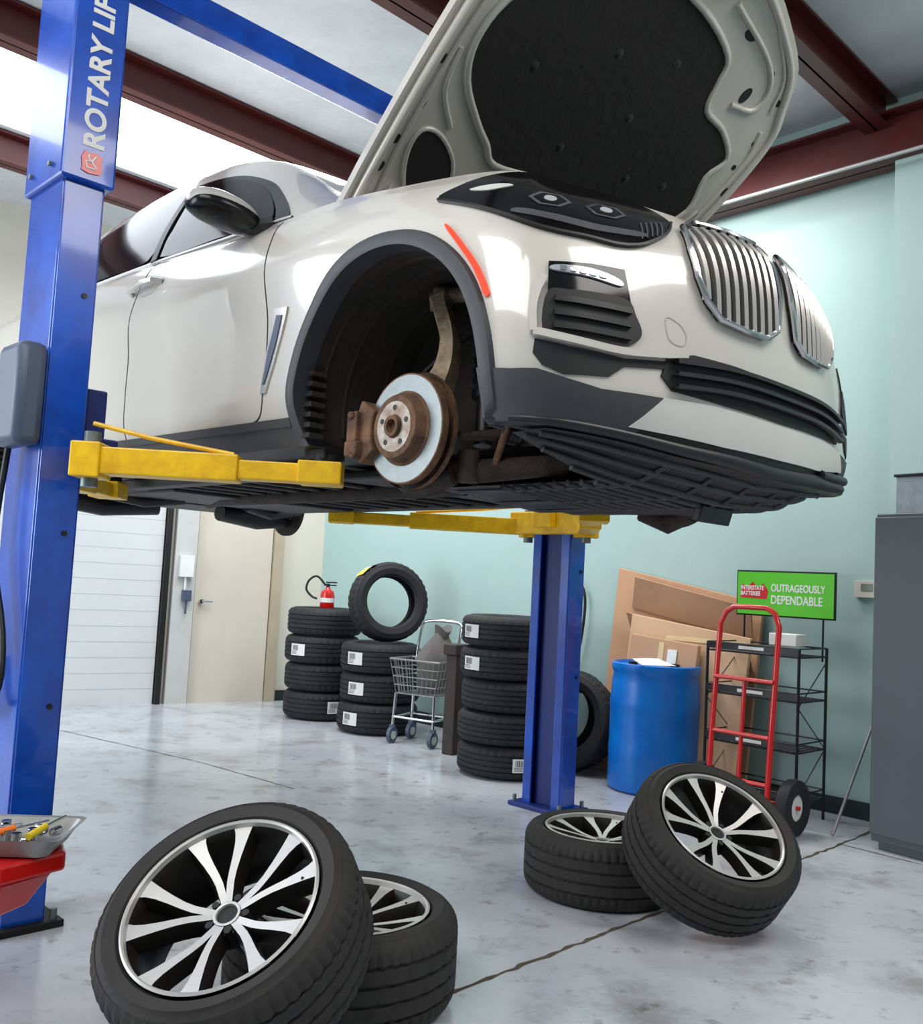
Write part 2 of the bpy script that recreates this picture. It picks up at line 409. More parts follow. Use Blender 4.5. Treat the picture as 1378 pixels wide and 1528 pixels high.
def strip(name,pts,nrm,m,w,off=.002,parent=car,closed=False,tree=None,thick=.004):
    nr=C3(nrm).normalized();P=dens([C3(p) for p in pts],6,closed);L_=[snap(p,nr,off,tree) for p in P];B=MB();vs=[];fs=[];N_=len(P)
    for i in range(N_):
        a=L_[(i-1)%N_][0] if (closed or i) else L_[0][0];c_=L_[(i+1)%N_][0] if (closed or i<N_-1) else L_[-1][0]
        d=(c_-a).normalized();l,no=L_[i];sd=d.cross(no).normalized()*w/2
        vs+=[l+sd-no*.008,l+sd+no*thick,l-sd+no*thick,l-sd-no*.008]
    for i in range(N_ if closed else N_-1):
        j=(i+1)%N_
        for k_ in range(3): fs.append((4*i+k_,4*j+k_,4*j+k_+1,4*i+k_+1))
    B.add(vs,fs);return B.obj(name,m,parent,smooth=50)
# greenhouse
ST=[(-.28,.86,1.06,.80,1.078,1.082),(-.60,.91,1.075,.765,1.24,1.275),(-.85,.912,1.085,.735,1.39,1.445),(-1.15,.912,1.10,.705,1.525,1.60),(-1.6,.912,1.12,.685,1.615,1.70),
 (-2.3,.912,1.14,.67,1.64,1.73),(-3.0,.91,1.15,.655,1.60,1.70),(-3.6,.88,1.15,.63,1.48,1.60),(-3.9,.80,1.14,.6,1.24,1.28)]
sec=[]
for x,sb,zb,se,ze,zc in ST:
    row=[]
    for u in(0,.33,.66,1): row.append((x,sb+(se-sb)*u+.02*sin(pi*u),zb+(ze-zb)*u))
    row+=[(x,se*.9,ze+(zc-ze)*.55),(x,se*.6,ze+(zc-ze)*.85),(x,se*.3,zc-.003),(x,0,zc)]
    row+= [(a,-b_,c_) for a,b_,c_ in row[:-1][::-1]]
    sec.append(row)
SG=np.array(sec);SG=cr(SG,5,False);SG=np.transpose(cr(np.transpose(SG,(1,0,2)),3,False),(1,0,2))
gn,gm=SG.shape[:2];gv=[Vector((a[0],-a[1],a[2])) for a in SG.reshape(-1,3)]
gf=[(i*gm+j,(i+1)*gm+j,(i+1)*gm+j+1,i*gm+j+1) for i in range(gn-1) for j in range(gm-1)]
gtree=treeof(gv,gf)
B=MB();B.v=[tuple(a) for a in gv];B.f=gf
for q in gf:
    c_=sum((gv[i] for i in q),Vector())/4
    j=q[0]%gm
    B.m.append(1 if (-1.13<c_.x<-.33) and 12<=j<gm-13 else 0)
B.obj('cabin',[paint,mat('windshield_glass',(86,92,98),.06,0,0,spec=.4)],car,smooth=35)
sidep=(0,1,0)
patch('window_trim',[(-.62,.9,1.095),(-.82,.8,1.285),(-1.0,.8,1.395),(-1.3,.8,1.505),(-1.7,.8,1.565),(-2.3,.8,1.58),(-2.75,.8,1.545),(-3.05,.8,1.43),(-3.0,.9,1.24),(-2.4,.9,1.17),(-1.6,.9,1.145),(-.9,.9,1.11)],sidep,gloss,.004,tree=gtree,h=.05,both=True,depth=.0)
patch('side_window',[(-.74,.9,1.115),(-.88,.8,1.285),(-1.05,.8,1.39),(-1.3,.8,1.475),(-1.58,.8,1.52),(-1.60,.9,1.30),(-1.60,.9,1.165),(-1.1,.9,1.135)],sidep,glass,.010,tree=gtree,h=.05,both=True,depth=.0)
patch('side_window',[(-1.72,.9,1.175),(-1.70,.8,1.35),(-1.70,.8,1.525),(-2.2,.8,1.54),(-2.55,.8,1.51),(-2.6,.9,1.3),(-2.55,.9,1.2),(-2.1,.9,1.18)],sidep,glass,.010,tree=gtree,h=.05,both=True,depth=.0)
strip('window_chrome',[(-.60,.9,1.10),(-1.0,.9,1.117),(-1.6,.9,1.145),(-2.4,.9,1.17)],sidep,silver,.012,.006,tree=gtree)
strip('pillar_trim',[(-1.64,.9,1.15),(-1.655,.85,1.3),(-1.65,.8,1.52)],sidep,satin,.05,.012,tree=gtree)
def archtrim(cx,sg):
    vs=[];fs=[];A_=np.linspace(radians(-22),radians(202),60);R_=[(AR-.002,-.06),(AR-.002,.012),(AR+.012,.018),(AR+.040,.014),(AR+.048,-.004)]
    for a in A_:
        for R0,of in R_:
            P=Vector((cx+R0*cos(a),-sg*.9,max(AC[1]+R0*sin(a),.255)))
            l,no,_,_=btree.ray_cast(P+Vector((0,-sg*.5,0)),Vector((0,sg,0)))
            if l is None: l=P
            vs.append(Vector((P.x,l.y-sg*of,P.z)))
    m_=len(R_)
    for i in range(len(A_)-1):
        for j in range(m_-1): fs.append((i*m_+j,(i+1)*m_+j,(i+1)*m_+j+1,i*m_+j+1))
    B=MB();B.add(vs,fs);B.obj('wheel_arch_trim',clad,car,smooth=45)
    B=MB()
    for s_ in(.60,.76,.86):
        B.tube([(cx+(AR+.001)*cos(a),-sg*s_,AC[1]+(AR+.001)*sin(a)) for a in np.linspace(radians(-10),radians(190),40)],.008,n=6)
    B.tube([(cx+(AR-.10)*cos(a),-sg*.505,AC[1]+(AR-.10)*sin(a)) for a in np.linspace(radians(0),radians(180),30)],.012,n=6)
    for j in range(7): B.box((cx-AR+.02,-sg*(.90),.29+j*.035),(.05,.06,.016))
    for a,rr,sz in((150,.30,.05),(125,.34,.04),(105,.30,.035),(165,.24,.035)):
        q=radians(a);B.cyl((cx+rr*cos(q),-sg*.49,AC[1]+rr*sin(q)),(cx+rr*cos(q),-sg*.52,AC[1]+rr*sin(q)),sz,r2=sz*.6)
    B.obj('wheel_arch_liner',well,car,smooth=50)
for cx in(AC[0],-2.945):
    for sg in(1,-1): archtrim(cx,sg)
for pts in([(-.62,.9,1.08),(-.60,.9,.96),(-.595,.9,.75),(-.60,.9,.5),(-.64,.9,.37),(-.8,.9,.345)],[(-1.56,.9,1.13),(-1.60,.9,1.0),(-1.66,.9,.8),(-1.69,.9,.6),(-1.69,.9,.40),(-1.69,.9,.35)],[(-.8,.9,.345),(-1.3,.9,.345),(-1.69,.9,.35),(-2.3,.9,.36)]):
    strip('door_seam',pts,sidep,black,.006,.0005,thick=.0008)
strip('rocker_trim',[(-.46,.9,.34),(-1.0,.9,.345),(-1.7,.9,.35),(-2.45,.9,.36)],sidep,clad,.03,.004)
dg=(.6,.8,0);fr=(1,0,0)
patch('side_marker',[(.305,.98,.825),(.325,.98,.818),(.385,.98,.755),(.44,.98,.69),(.475,.98,.635),(.492,.98,.595),(.478,.98,.593),(.455,.98,.635),(.42,.98,.69),(.37,.98,.75)],sidep,orange,.008,h=.02)
patch('fender_vent',[(-.545,.98,.735),(-.465,.98,.73),(-.495,.98,.65),(-.535,.98,.55),(-.58,.98,.445),(-.612,.98,.445),(-.588,.98,.58)],sidep,slat,.008,h=.02,smooth=False)
patch('fender_vent_slot',[(-.525,.98,.71),(-.495,.98,.705),(-.53,.98,.60),(-.585,.98,.475),(-.597,.98,.475),(-.570,.98,.59)],sidep,greyp,.012,h=.015,depth=.0,smooth=False)
hl=patch('headlight',[(.24,.95,.925),(.30,.92,.96),(.36,.86,.985),(.44,.79,1.0),(.51,.68,.985),(.58,.55,.975),(.635,.47,.96),(.70,.455,.91),(.715,.50,.86),(.71,.60,.80),(.69,.69,.78),(.65,.78,.785),(.60,.86,.79),(.53,.91,.81),(.40,.95,.87)],dg,gloss,.008,both=True)
strip('headlight_bezel',[(.24,.95,.92),(.40,.95,.865),(.53,.91,.806),(.60,.86,.786),(.65,.78,.781),(.69,.69,.776),(.71,.60,.796),(.715,.50,.855),(.70,.455,.91)],dg,satin,.008,.009,parent=hl,thick=.004)
patch('headlight_reflector',[(.34,.92,.93),(.41,.88,.935),(.45,.86,.925),(.40,.91,.915)],dg,silver,.011,h=.02,depth=0,parent=hl)
patch('headlight_reflector',[(.50,.90,.846),(.58,.84,.838),(.65,.73,.828),(.70,.60,.834),(.70,.60,.818),(.65,.74,.806),(.58,.85,.818),(.50,.91,.832)],dg,hlgrey,.011,h=.02,depth=0,parent=hl)
for c0 in((.56,.84,.888),(.645,.70,.885)):
    patch('headlight_lens',[(c0[0]+.048*cos(a)*.7,c0[1]-.052*cos(a),c0[2]+.026*sin(a)) for a in np.linspace(0,2*pi,7)[:-1]],dg,hlgrey,.0105,h=.02,depth=0.0,parent=hl,smooth=False)
    patch('headlight_lens',[(c0[0]+.036*cos(a)*.7,c0[1]-.040*cos(a),c0[2]+.019*sin(a)) for a in np.linspace(0,2*pi,7)[:-1]],dg,gloss,.0125,h=.02,depth=0.0,parent=hl,smooth=False)
    patch('headlight_lamp',[(c0[0]+.014*cos(a)*.7,c0[1]-.016*cos(a),c0[2]+.010*sin(a)) for a in np.linspace(0,2*pi,9)[:-1]],dg,lens,.0140,h=.02,depth=0.0,parent=hl)
for i in range(5):
    s0=.60-.024*i;strip('headlight_rib',[(.70,s0,.81+.008*i),(.70,s0,.84+.008*i),(.69,s0-.004,.87+.006*i)],dg,hlgrey,.004,.010,parent=hl,thick=.002)
patch('fog_light_housing',[(.62,.90,.688),(.69,.81,.698),(.735,.72,.70),(.75,.705,.60),(.70,.83,.595),(.63,.91,.60)],dg,gloss,.006,both=True,smooth=False)
fl=patch('fog_light',[(.635,.895,.675),(.69,.81,.680),(.725,.735,.664),(.728,.73,.645),(.69,.82,.655),(.635,.90,.66)],dg,lens,.012,h=.015)
for i in range(5):
    u=i/4.6;P0=Vector((.65+.06*u,.88-.12*u,.667-.005*u));patch('fog_light_lamp',[(P0.x-.005,P0.y+.007,P0.z+.005),(P0.x+.005,P0.y-.007,P0.z+.005),(P0.x+.005,P0.y-.007,P0.z-.005),(P0.x-.005,P0.y+.007,P0.z-.005)],dg,chrome,.016,h=.01,parent=fl,depth=0)
patch('bumper_air_intake',[(.63,.91,.60),(.67,.87,.61),(.70,.83,.614),(.745,.72,.612),(.76,.695,.57),(.77,.68,.53),(.77,.70,.50),(.75,.74,.478),(.72,.85,.472),(.66,.90,.478),(.635,.93,.50)],dg,black,.007,both=True)
for z in(.578,.54,.505):
    strip('intake_louver',[(.645,.90,z),(.70,.84,z),(.74,.76,z),(.755,.715,z)],dg,satin,.016,.010,thick=.008)
patch('lower_air_intake',[(.62,.94,.468),(.69,.89,.455),(.77,.75,.447),(.80,.62,.462),(.82,.52,.475),(.82,.52,.45),(.80,.62,.44),(.77,.75,.425),(.75,.79,.39),(.68,.89,.38),(.64,.93,.40),(.62,.945,.43)],dg,black,.005,both=True,smooth=False)
patch('center_air_intake',[(.84,.55,.475),(.85,.45,.50),(.87,.27,.50),(.88,.0,.49),(.87,-.27,.50),(.85,-.45,.50),(.84,-.55,.475),(.83,-.57,.42),(.84,-.53,.385),(.87,-.28,.375),(.88,0,.37),(.87,.30,.375),(.84,.53,.385),(.83,.57,.42)],fr,black,.006,smooth=False,h=.03)
for z in(.475,.44,.405):
    strip('intake_bar',[(.83,.53,z-.01),(.86,.3,z+.004),(.87,0,z+.006),(.86,-.3,z+.004),(.83,-.53,z-.01)],fr,satin,.012,.020,thick=.010)
strip('bumper_blade',[(.615,.94,.484),(.69,.88,.470),(.75,.76,.462),(.79,.64,.474),(.82,.54,.492)],dg,paint,.020,.014,thick=.008)
strip('bumper_blade',[(.62,.92,.64),(.61,.94,.56),(.615,.94,.484)],dg,paint,.020,.014,thick=.008)
patch('lower_bumper_cladding',[(.46,.98,.40),(.56,.96,.39),(.63,.94,.39),(.69,.89,.37),(.74,.81,.355),(.81,.57,.36),(.78,.66,.28),(.76,.70,.245),(.68,.83,.252),(.50,.93,.262),(.46,.95,.30)],dg,clad,.008,both=True,smooth=False)
patch('skid_plate',[(.83,.56,.36),(.86,.36,.365),(.88,.16,.36),(.88,-.16,.36),(.86,-.36,.365),(.83,-.56,.36),(.80,-.64,.30),(.85,-.3,.262),(.86,0,.256),(.85,.3,.256),(.80,.66,.27)],fr,silver,.012,smooth=False,h=.03)
ids=[i for i in range(n) if G[i,0,0]>.50]
B=MB();B.tube([(G[i,0,0]+.008,-G[i,0,1],G[i,0,2]+.010) for i in ids],[.012+.014*min(1,max(0,(.75-G[i,0,1])/.8)) for i in ids],n=8);B.obj('front_lip',satin,car,smooth=60)
ids2=[i for i in range(n) if G[i,0,0]>.58 and G[i,0,1]<-.30]
B=MB();B.tube([(G[i,3,0]+.012,-G[i,3,1],G[i,3,2]-.01) for i in ids2],.017,n=8);B.obj('bumper_end_trim',satin,car,smooth=60)
strip('tow_hook_cover',[(.82,.55,.59),(.83,.50,.58),(.835,.475,.55),(.83,.49,.52),(.825,.54,.53)],fr,frame_p,.004,.001,closed=True,thick=.0006)
patch('door_handle_recess',[(-1.64,.98,1.0),(-1.58,.98,1.03),(-1.45,.98,1.02),(-1.44,.98,.97),(-1.54,.98,.955)],sidep,frame_p,.001,h=.02,depth=0)
B=MB();B.tube([(-1.66,-.985,.985),(-1.63,-1.02,.99),(-1.5,-1.03,1.0),(-1.42,-1.02,1.0),(-1.40,-.985,1.0)],.013);B.obj('door_handle',paint,car)
def mirror(sg):
    B=MB();ng=16;nj=24
    for i in range(ng+1):
        th=pi*i/ng
        for j in range(nj):
            ph=2*pi*j/nj
            x=.08*cos(ph)*sin(th)**.6;z=(.075 if sin(ph)>0 else .045)*sin(ph)*sin(th)**.6
            if x<-.035:x=-.035
            s_=.135*cos(th);B.v.append((-.80+x*1.25,-sg*(1.065+s_),1.108+z+.012*s_/.14))
    for i in range(ng):
        for j in range(nj):
            B.f.append((i*nj+j,i*nj+(j+1)%nj,(i+1)*nj+(j+1)%nj,(i+1)*nj+j));B.m.append(0 if 1<=j<nj/2-1 else 1)
    mo=B.obj('side_mirror',[frame_p,mat('mirror_black',(9,9,10),.25,0,0,spec=.3)],car,smooth=60)
    B=MB();B.tube([(-.79,-sg*1.0,1.09),(-.76,-sg*.95,1.09),(-.72,-sg*.90,1.10)],[.028,.03,.04]);B.obj('mirror_arm',satin,mo)
mirror(1);mirror(-1)
# kidney grilles
KN=[(.82,.042,.895),(.80,.062,.925),(.77,.20,.932),(.74,.35,.925),(.75,.415,.89),(.79,.437,.81),(.81,.435,.73),(.82,.405,.665),(.84,.35,.622),(.86,.23,.612),(.865,.12,.615),(.865,.060,.65),(.86,.038,.76)]
for sg in(1,-1):
    K=[(a,sg*b_,c_) for a,b_,c_ in KN]
    g=patch('kidney_grille',K,fr,black,.006,h=.03,smooth=False)
    DK=straight([C3(w_) for w_ in K],.02)
    P=[snap(q,Vector((1,0,0)),.018)[0] for q in DK]
    B=MB();B.tube(P,.0095,0,8,True);B.obj('grille_frame',chrome,g)
    poly=[(-q.y,q.z) for q in DK]
    for i in range(9):
        s_=sg*(.075+i*.0415);zs=[]
        for a in range(len(poly)):
            (s0,z0),(s1,z1)=poly[a],poly[(a+1)%len(poly)]
            if (s0-s_)*(s1-s_)<0: zs.append(z0+(z1-z0)*(s_-s0)/(s1-s0))
        if len(zs)<2: continue
        z0,z1=min(zs),max(zs);vs=[];fs=[];NN=8
        for j in range(NN+1):
            z=z0+(z1-z0)*j/NN;l,_=snap(Vector((.8,-s_,z)),Vector((1,0,0)),.0);x=l.x
            vs+=[(x+.003,-s_-.006,z),(x+.022,-s_-.009,z),(x+.030,-s_,z),(x+.022,-s_+.009,z),(x+.003,-s_+.006,z)]
        for j in range(NN):
            for k_ in range(4): fs.append((5*j+k_,5*j+5+k_,5*j+6+k_,5*j+1+k_))
        B=MB();B.add(vs,fs);B.obj('grille_slat',slat,g,smooth=30)
# ---- brakes and suspension
def brake(sg):
    hubz=.30;hx=-.02
    Mx=Matrix.Translation((hx,0,hubz))@Matrix.Rotation(pi/2 if sg>0 else -pi/2,4,'X')
    def T(s0): return Mx@Matrix.Translation((0,0,s0))
    B=MB();B.lathe([(.09,-.014),(.172,-.014),(.174,-.010),(.174,-.004),(.163,-.004),(.163,.004),(.174,.004),(.174,.010),(.172,.014),(.09,.014)],64,0,T(.80),closed=True)
    d=B.obj('brake_disc',rotor,car,smooth=30)
    B=MB();B.lathe([(.172,.0142),(.177,.013),(.178,.0),(.177,-.013),(.172,-.0142)],64,0,T(.80));B.obj('disc_rim',rust,d)
    B=MB();B.lathe([(.120,.012),(.120,.0165),(.112,.02),(.105,.045),(.099,.055),(.09,.056),(.035,.056),(.033,.07),(.022,.07),(.02,.05),(0.001,.05)],48,0,T(.80));B.obj('disc_hat',rust,d)
    B=MB();B.lathe([(.038,.0575),(.080,.0575),(.080,.055)],48,0,T(.80));B.obj('hub_face',hubr,d)
    for i in range(5):
        a=2*pi*i/5+.3;B=MB();B.cyl(T(.80)@Vector((.060*cos(a),.060*sin(a),.05)),T(.80)@Vector((.060*cos(a),.060*sin(a),.0585)),.009);B.obj('lug_hole',black,d)
    poly=[(.205*cos(a),.205*sin(a)) for a in np.linspace(radians(150),radians(212),12)]+[(.125*cos(a),.125*sin(a)) for a in np.linspace(radians(212),radians(150),12)]
    B=MB();B.prism(poly,.12,0,T(.73))
    B.box(Vector((hx-.20,-sg*.82,hubz-.0)),(.05,.10,.13),0);B.box(Vector((hx-.19,-sg*.86,hubz-.06)),(.06,.04,.05),0);B.cyl((hx-.20,-sg*.72,hubz+.05),(hx-.20,-sg*.88,hubz+.05),.014);B.cyl((hx-.18,-sg*.72,hubz-.08),(hx-.18,-sg*.88,hubz-.08),.014)
    B.obj('brake_caliper',rust,car,smooth=30,bev=.006)
    B=MB();P=dens([Vector(q) for q in[(hx,-sg*.76,hubz),(hx+.03,-sg*.72,hubz+.12),(hx+.06,-sg*.70,hubz+.22),(hx+.05,-sg*.69,hubz+.32),(hx+.0,-sg*.68,hubz+.42),(hx-.03,-sg*.66,hubz+.46)]],4,False)
    B.tube(P,[.064-.03*min(1,i/12)+(.012 if i>17 else 0) for i in range(len(P))],n=5)
    B.tube([(hx-.03,-sg*.74,hubz+.05),(hx-.05,-sg*.72,hubz+.13),(hx+.03,-sg*.70,hubz+.22)],[.03,.014,.016],n=6)
    B.obj('steering_knuckle',cast,car,smooth=25)
    B=MB();B.tube([(hx-.16,-sg*.53,hubz+.45),(hx-.03,-sg*.67,hubz+.475),(hx+.16,-sg*.53,hubz+.47)],[.018,.028,.018],n=10);B.obj('upper_control_arm',cast,car,smooth=60)
    B=MB();B.cyl((hx+.16,-sg*.62,hubz-.04),(hx+.13,-sg*.58,hubz+.3),.028);B.cyl((hx+.13,-sg*.58,hubz+.12),(hx+.12,-sg*.56,hubz+.46),.05)
    for i in range(7): B.lathe([(.05,0),(.066,.008),(.05,.016)],20,0,Matrix.Translation((hx+.128-.002*i,-sg*(.578-.003*i),hubz+.15+i*.035)))
    B.obj('shock_absorber',satin,car,smooth=50)
    B=MB();B.tube([(hx+.0,-sg*.74,hubz-.10),(hx+.15,-sg*.62,hubz-.12),(hx+.33,-sg*.40,hubz-.08)],[.035,.04,.035],n=10)
    B.tube([(hx+.0,-sg*.74,hubz-.11),(hx-.1,-sg*.55,hubz-.10),(hx-.2,-sg*.3,hubz-.06)],[.03,.028,.028],n=10);B.cyl((hx+.14,-sg*.66,hubz-.16),(hx+.14,-sg*.66,hubz-.06),.035)
    B.tube([(hx-.14,-sg*.70,hubz-.13),(hx-.02,-sg*.74,hubz-.17),(hx+.12,-sg*.70,hubz-.14)],[.035,.05,.035],n=8)
    B.obj('lower_control_arm',rustd,car,smooth=50)
    B=MB();B.tube([(hx+.05,-sg*.74,hubz+.0),(hx+.16,-sg*.70,hubz-.02),(hx+.22,-sg*.45,hubz+.02)],[.016,.014,.03],n=10);B.obj('tie_rod',rustd,car,smooth=50)
    B=MB()
    for i in range(6): B.lathe([(.028,0),(.036,.007),(.028,.014)],16,0,basisM((0,0,1),(1,0,0),(hx+.20,-sg*(.50+.02*i),hubz+.01)))
    B.obj('steering_boot',satin,car,smooth=50)
    B=MB();B.tube([(hx+.20,-sg*.60,hubz-.10),(hx+.24,-sg*.58,hubz+.06),(hx+.22,-sg*.54,hubz+.18)],.012,n=8);B.obj('stabilizer_link',rust,car,smooth=50)
    B=MB();B.tube([(hx-.06,-sg*.78,hubz+.06),(hx-.1,-sg*.70,hubz+.18),(hx-.02,-sg*.62,hubz+.30),(hx+.05,-sg*.56,hubz+.36)],.007,n=6);B.obj('brake_hose',black,car)
    B=MB();B.lathe([(.07,-.03),(.17,-.025),(.19,-.02),(.19,.0)],40,0,T(.78));B.obj('dust_shield',rustd if sg<0 else rust,car,smooth=40)
    B=MB();B.lathe([(.001,.0),(.07,0),(.075,-.1),(.05,-.12),(.001,-.12)],24,0,T(.77));B.obj('wheel_bearing',rustd,car,smooth=40)
brake(1);brake(-1)
for sg in(1,-1):
    B=MB();Mx=Matrix.Translation((-2.95,0,.24))@Matrix.Rotation(pi/2 if sg>0 else -pi/2,4,'X')
    B.lathe([(.001,.80),(.09,.80),(.09,.77),(.17,.77),(.172,.745),(.09,.745),(.09,.66),(.001,.66)],40,0,Mx)
    B.obj('brake_disc',rustd,car,smooth=30)
    B=MB();B.tube([(-2.95,-sg*.74,.18),(-2.9,-sg*.5,.14),(-2.85,-sg*.2,.17)],[.06,.05,.05],n=10);B.tube([(-2.75,-sg*.7,.22),(-2.6,-sg*.4,.17),(-2.55,-sg*.2,.2)],.03,n=10)
    B.obj('lower_control_arm',under,car,smooth=50)
# front undertray: a shallow dished plastic panel behind the bumper with moulded ribs
fb=sorted([(G[i,0,1],G[i,0,0],G[i,0,2]) for i in ids],key=lambda q:q[0])
fs_=[q[0] for q in fb];fx_=[q[1] for q in fb];fz_=[q[2] for q in fb]
def ut(s_,u,xb):
    xf=float(np.interp(s_,fs_,fx_))-.02;zf=float(np.interp(s_,fs_,fz_));x=xf+(xb-xf)*u
    e=min(1,max(0,(xf-x)/.20));e=e*e*(3-2*e);bk=min(1,max(0,(x+.42)/.25));sd=max(0,1-(abs(s_)/.88)**2.5)
    return Vector((x,-s_,zf-.006-.075*e*bk*sd))
B=MB()
def utgrid(s0,s1,ns,xb,nu):
    vs=[ut(s0+(s1-s0)*i/ns,j/nu,xb) for i in range(ns+1) for j in range(nu+1)]
    B.add(vs,[(i*(nu+1)+j,(i+1)*(nu+1)+j,(i+1)*(nu+1)+j+1,i*(nu+1)+j+1) for i in range(ns) for j in range(nu)])
utgrid(-.47,.47,24,-.42,24);utgrid(.47,.86,10,.485,8);utgrid(-.86,-.47,10,.485,8)
uto=B.obj('undertray',under,car,smooth=60)
B=MB()
for i in range(12):
    d0=.05+i*.055;P=[]
    for j in range(-18,19):
        s_=j/18*.84;xf=float(np.interp(s_,fs_,fx_))-.02
        if xf-d0<.49 and abs(s_)>.47: continue
        P.append(ut(s_,d0/(xf-(-.42)),-.42)-Vector((0,0,.004)))
    if len(P)>2: B.tube(P,.011,n=6)
for s_ in(-.42,-.21,0,.21,.42): B.tube([ut(s_,u,-.42)-Vector((0,0,.004)) for u in np.linspace(.05,.9,14)],.008,n=6)
B.obj('undertray_rib',rib,uto,smooth=60)
q=ut(-.05,.18,-.42);B=MB();B.box((q.x,q.y,q.z-.025),(.03,.20,.06),rot=Matrix.Rotation(.3,3,'Y'));B.obj('air_deflector',satin,car,bev=.006)
B=MB();B.box((-.55,0,.225),(.5,.9,.04));B.box((-1.4,0,.235),(1.1,1.3,.03));B.box((-2.3,0,.22),(.6,1.1,.06));B.box((-3.1,0,.25),(.5,1.0,.1))
for s_ in(-.62,.62): B.box((-1.5,s_,.225),(1.6,.08,.05))
for i in range(7): B.box((-.95-i*.16,.0,.212),(.03,1.25,.02))
B.obj('underbody_panel',under,car,smooth=0,bev=.01)
B=MB();B.tube([(-.4,-.15,.2),(-1.2,-.18,.19),(-2.2,-.15,.2),(-2.8,.1,.22)],.035,n=12)
B.obj('exhaust_pipe',rustd,car,smooth=60)
for x,s_ in((-.45,.8),(-2.2,.8),(-.45,-.75),(-2.2,-.6)):
    B=MB();B.box((x,-s_,.245),(.12,.09,.05));B.obj('jacking_pad',black,car,bev=.006)
B=MB();B.box((.1,0,.98),(.7,.9,.12));B.box((-.4,0,1.04),(.15,1.5,.06));B.obj('engine_cover',black,car,bev=.03)
# ---- hood
A=radians(41);hp=Vector((-.55,0,1.12))
HM=Matrix(((cos(A),0,-sin(A)),(0,1,0),(sin(A),0,cos(A)))).to_4x4()@Matrix.Rotation(radians(2.5),4,'Z');HM.translation=hp
half_o=[(-.09,-.76),(.08,-.81),(.5,-.855),(.75,-.87),(.95,-.875),(1.14,-.855),(1.24,-.79),(1.38,-.66),(1.47,-.42),(1.52,-.2)]
outline=half_o+[(1.53,0)]+[(a,-b_) for a,b_ in half_o[::-1]]+[(-.08,.4),(-.08,0),(-.08,-.4)]
PAD=[(.91,-.72),(.76,-.73),(.64,-.66),(.54,-.51),(.49,-.41),(.44,-.32),(.48,-.09),(.54,.24),(.57,.60),(.70,.71),(.85,.66),(.96,.69),(1.03,.56),(1.05,.41),(1.15,.36),(1.24,.30),(1.29,.04),(1.27,-.27),(1.18,-.38),(1.07,-.46),(1.03,-.62)]
def hz(u,y): return -.05*(y/.8)**2-.05*max(0,(u-1.1)/.4)**2
def plate(poly,zoff,thick,name,m,parent,h=.07,sm=3):
    P=dens([Vector((a[0],a[1],0)) for a in poly],sm) if sm else straight([Vector((a[0],a[1],0)) for a in poly],h)
    V2,fs,bd=tri2d(P,h);nv=len(V2)
    vs=[(q.x,q.y,hz(q.x,q.y)+zoff) for q in V2]+[(q.x,q.y,hz(q.x,q.y)+zoff-thick) for q in V2]
    fs2=fs+[tuple(i+nv for i in reversed(a)) for a in fs]+[(c_,a,a+nv,c_+nv) for a,c_ in bd]
    B=MB();B.add(vs,fs2);return B.obj(name,m,parent,smooth=40)
def hoodrib(poly,r,name='hood_stamped_rib',closed=True,zo=-.02,m=frame_p):
    P=[Vector((q.x,q.y,hz(q.x,q.y)+zo)) for q in dens([Vector((a[0],a[1],0)) for a in poly],4,closed)]
    B=MB();B.tube(P,r,0,8,closed);return B.obj(name,m,hood,smooth=60)
hood=plate(outline,.03,.03,'hood',[paint],car);hood.matrix_local=HM
plate([(a*.965+.02,b_*.965) for a,b_ in outline],.0,.018,'hood_inner_frame',[frame_p],hood)
plate(PAD,-.014,.012,'hood_insulation_pad',[insul],hood)
TRI=[(.26,-.66),(.36,-.71),(.43,-.70),(.44,-.62),(.38,-.50),(.28,-.44),(.18,-.46),(.16,-.56)]
for sg in(1,-1): plate([(a,b_*sg) for a,b_ in TRI][::sg],-.014,.010,'hood_side_insulation',[insul],hood,h=.04)
for (u,y) in((.62,-.1),(.66,.3),(.80,-.45),(.85,.1),(1.0,-.15),(1.1,.12),(.72,.5)):
    B=MB();B.lathe([(.001,-.030),(.012,-.029),(.02,-.026)],16,0,Matrix.Translation((u,y,hz(u,y))));B.obj('insulation_clip',satin,hood)
hoodrib(PAD,.015)
hoodrib([(a*.96+.02,b_*.955) for a,b_ in outline],.017,'hood_edge_rib')
for sg in(1,-1):
    hoodrib([(.10,sg*.70),(.3,sg*.745),(.55,sg*.775),(.8,sg*.79),(1.0,sg*.785),(1.12,sg*.74)],.010,closed=False)
    hoodrib([(a,b_*sg) for a,b_ in TRI],.010)
    hoodrib([(1.12,sg*.50),(1.16,sg*.62),(1.26,sg*.60),(1.33,sg*.46),(1.38,sg*.15)],.012,closed=False)
    hoodrib([(.48,sg*.60),(.58,sg*.72),(.72,sg*.765)],.010,closed=False)
    hoodrib([(1.20,sg*.70),(1.32,sg*.62),(1.42,sg*.40)],.008,closed=False)
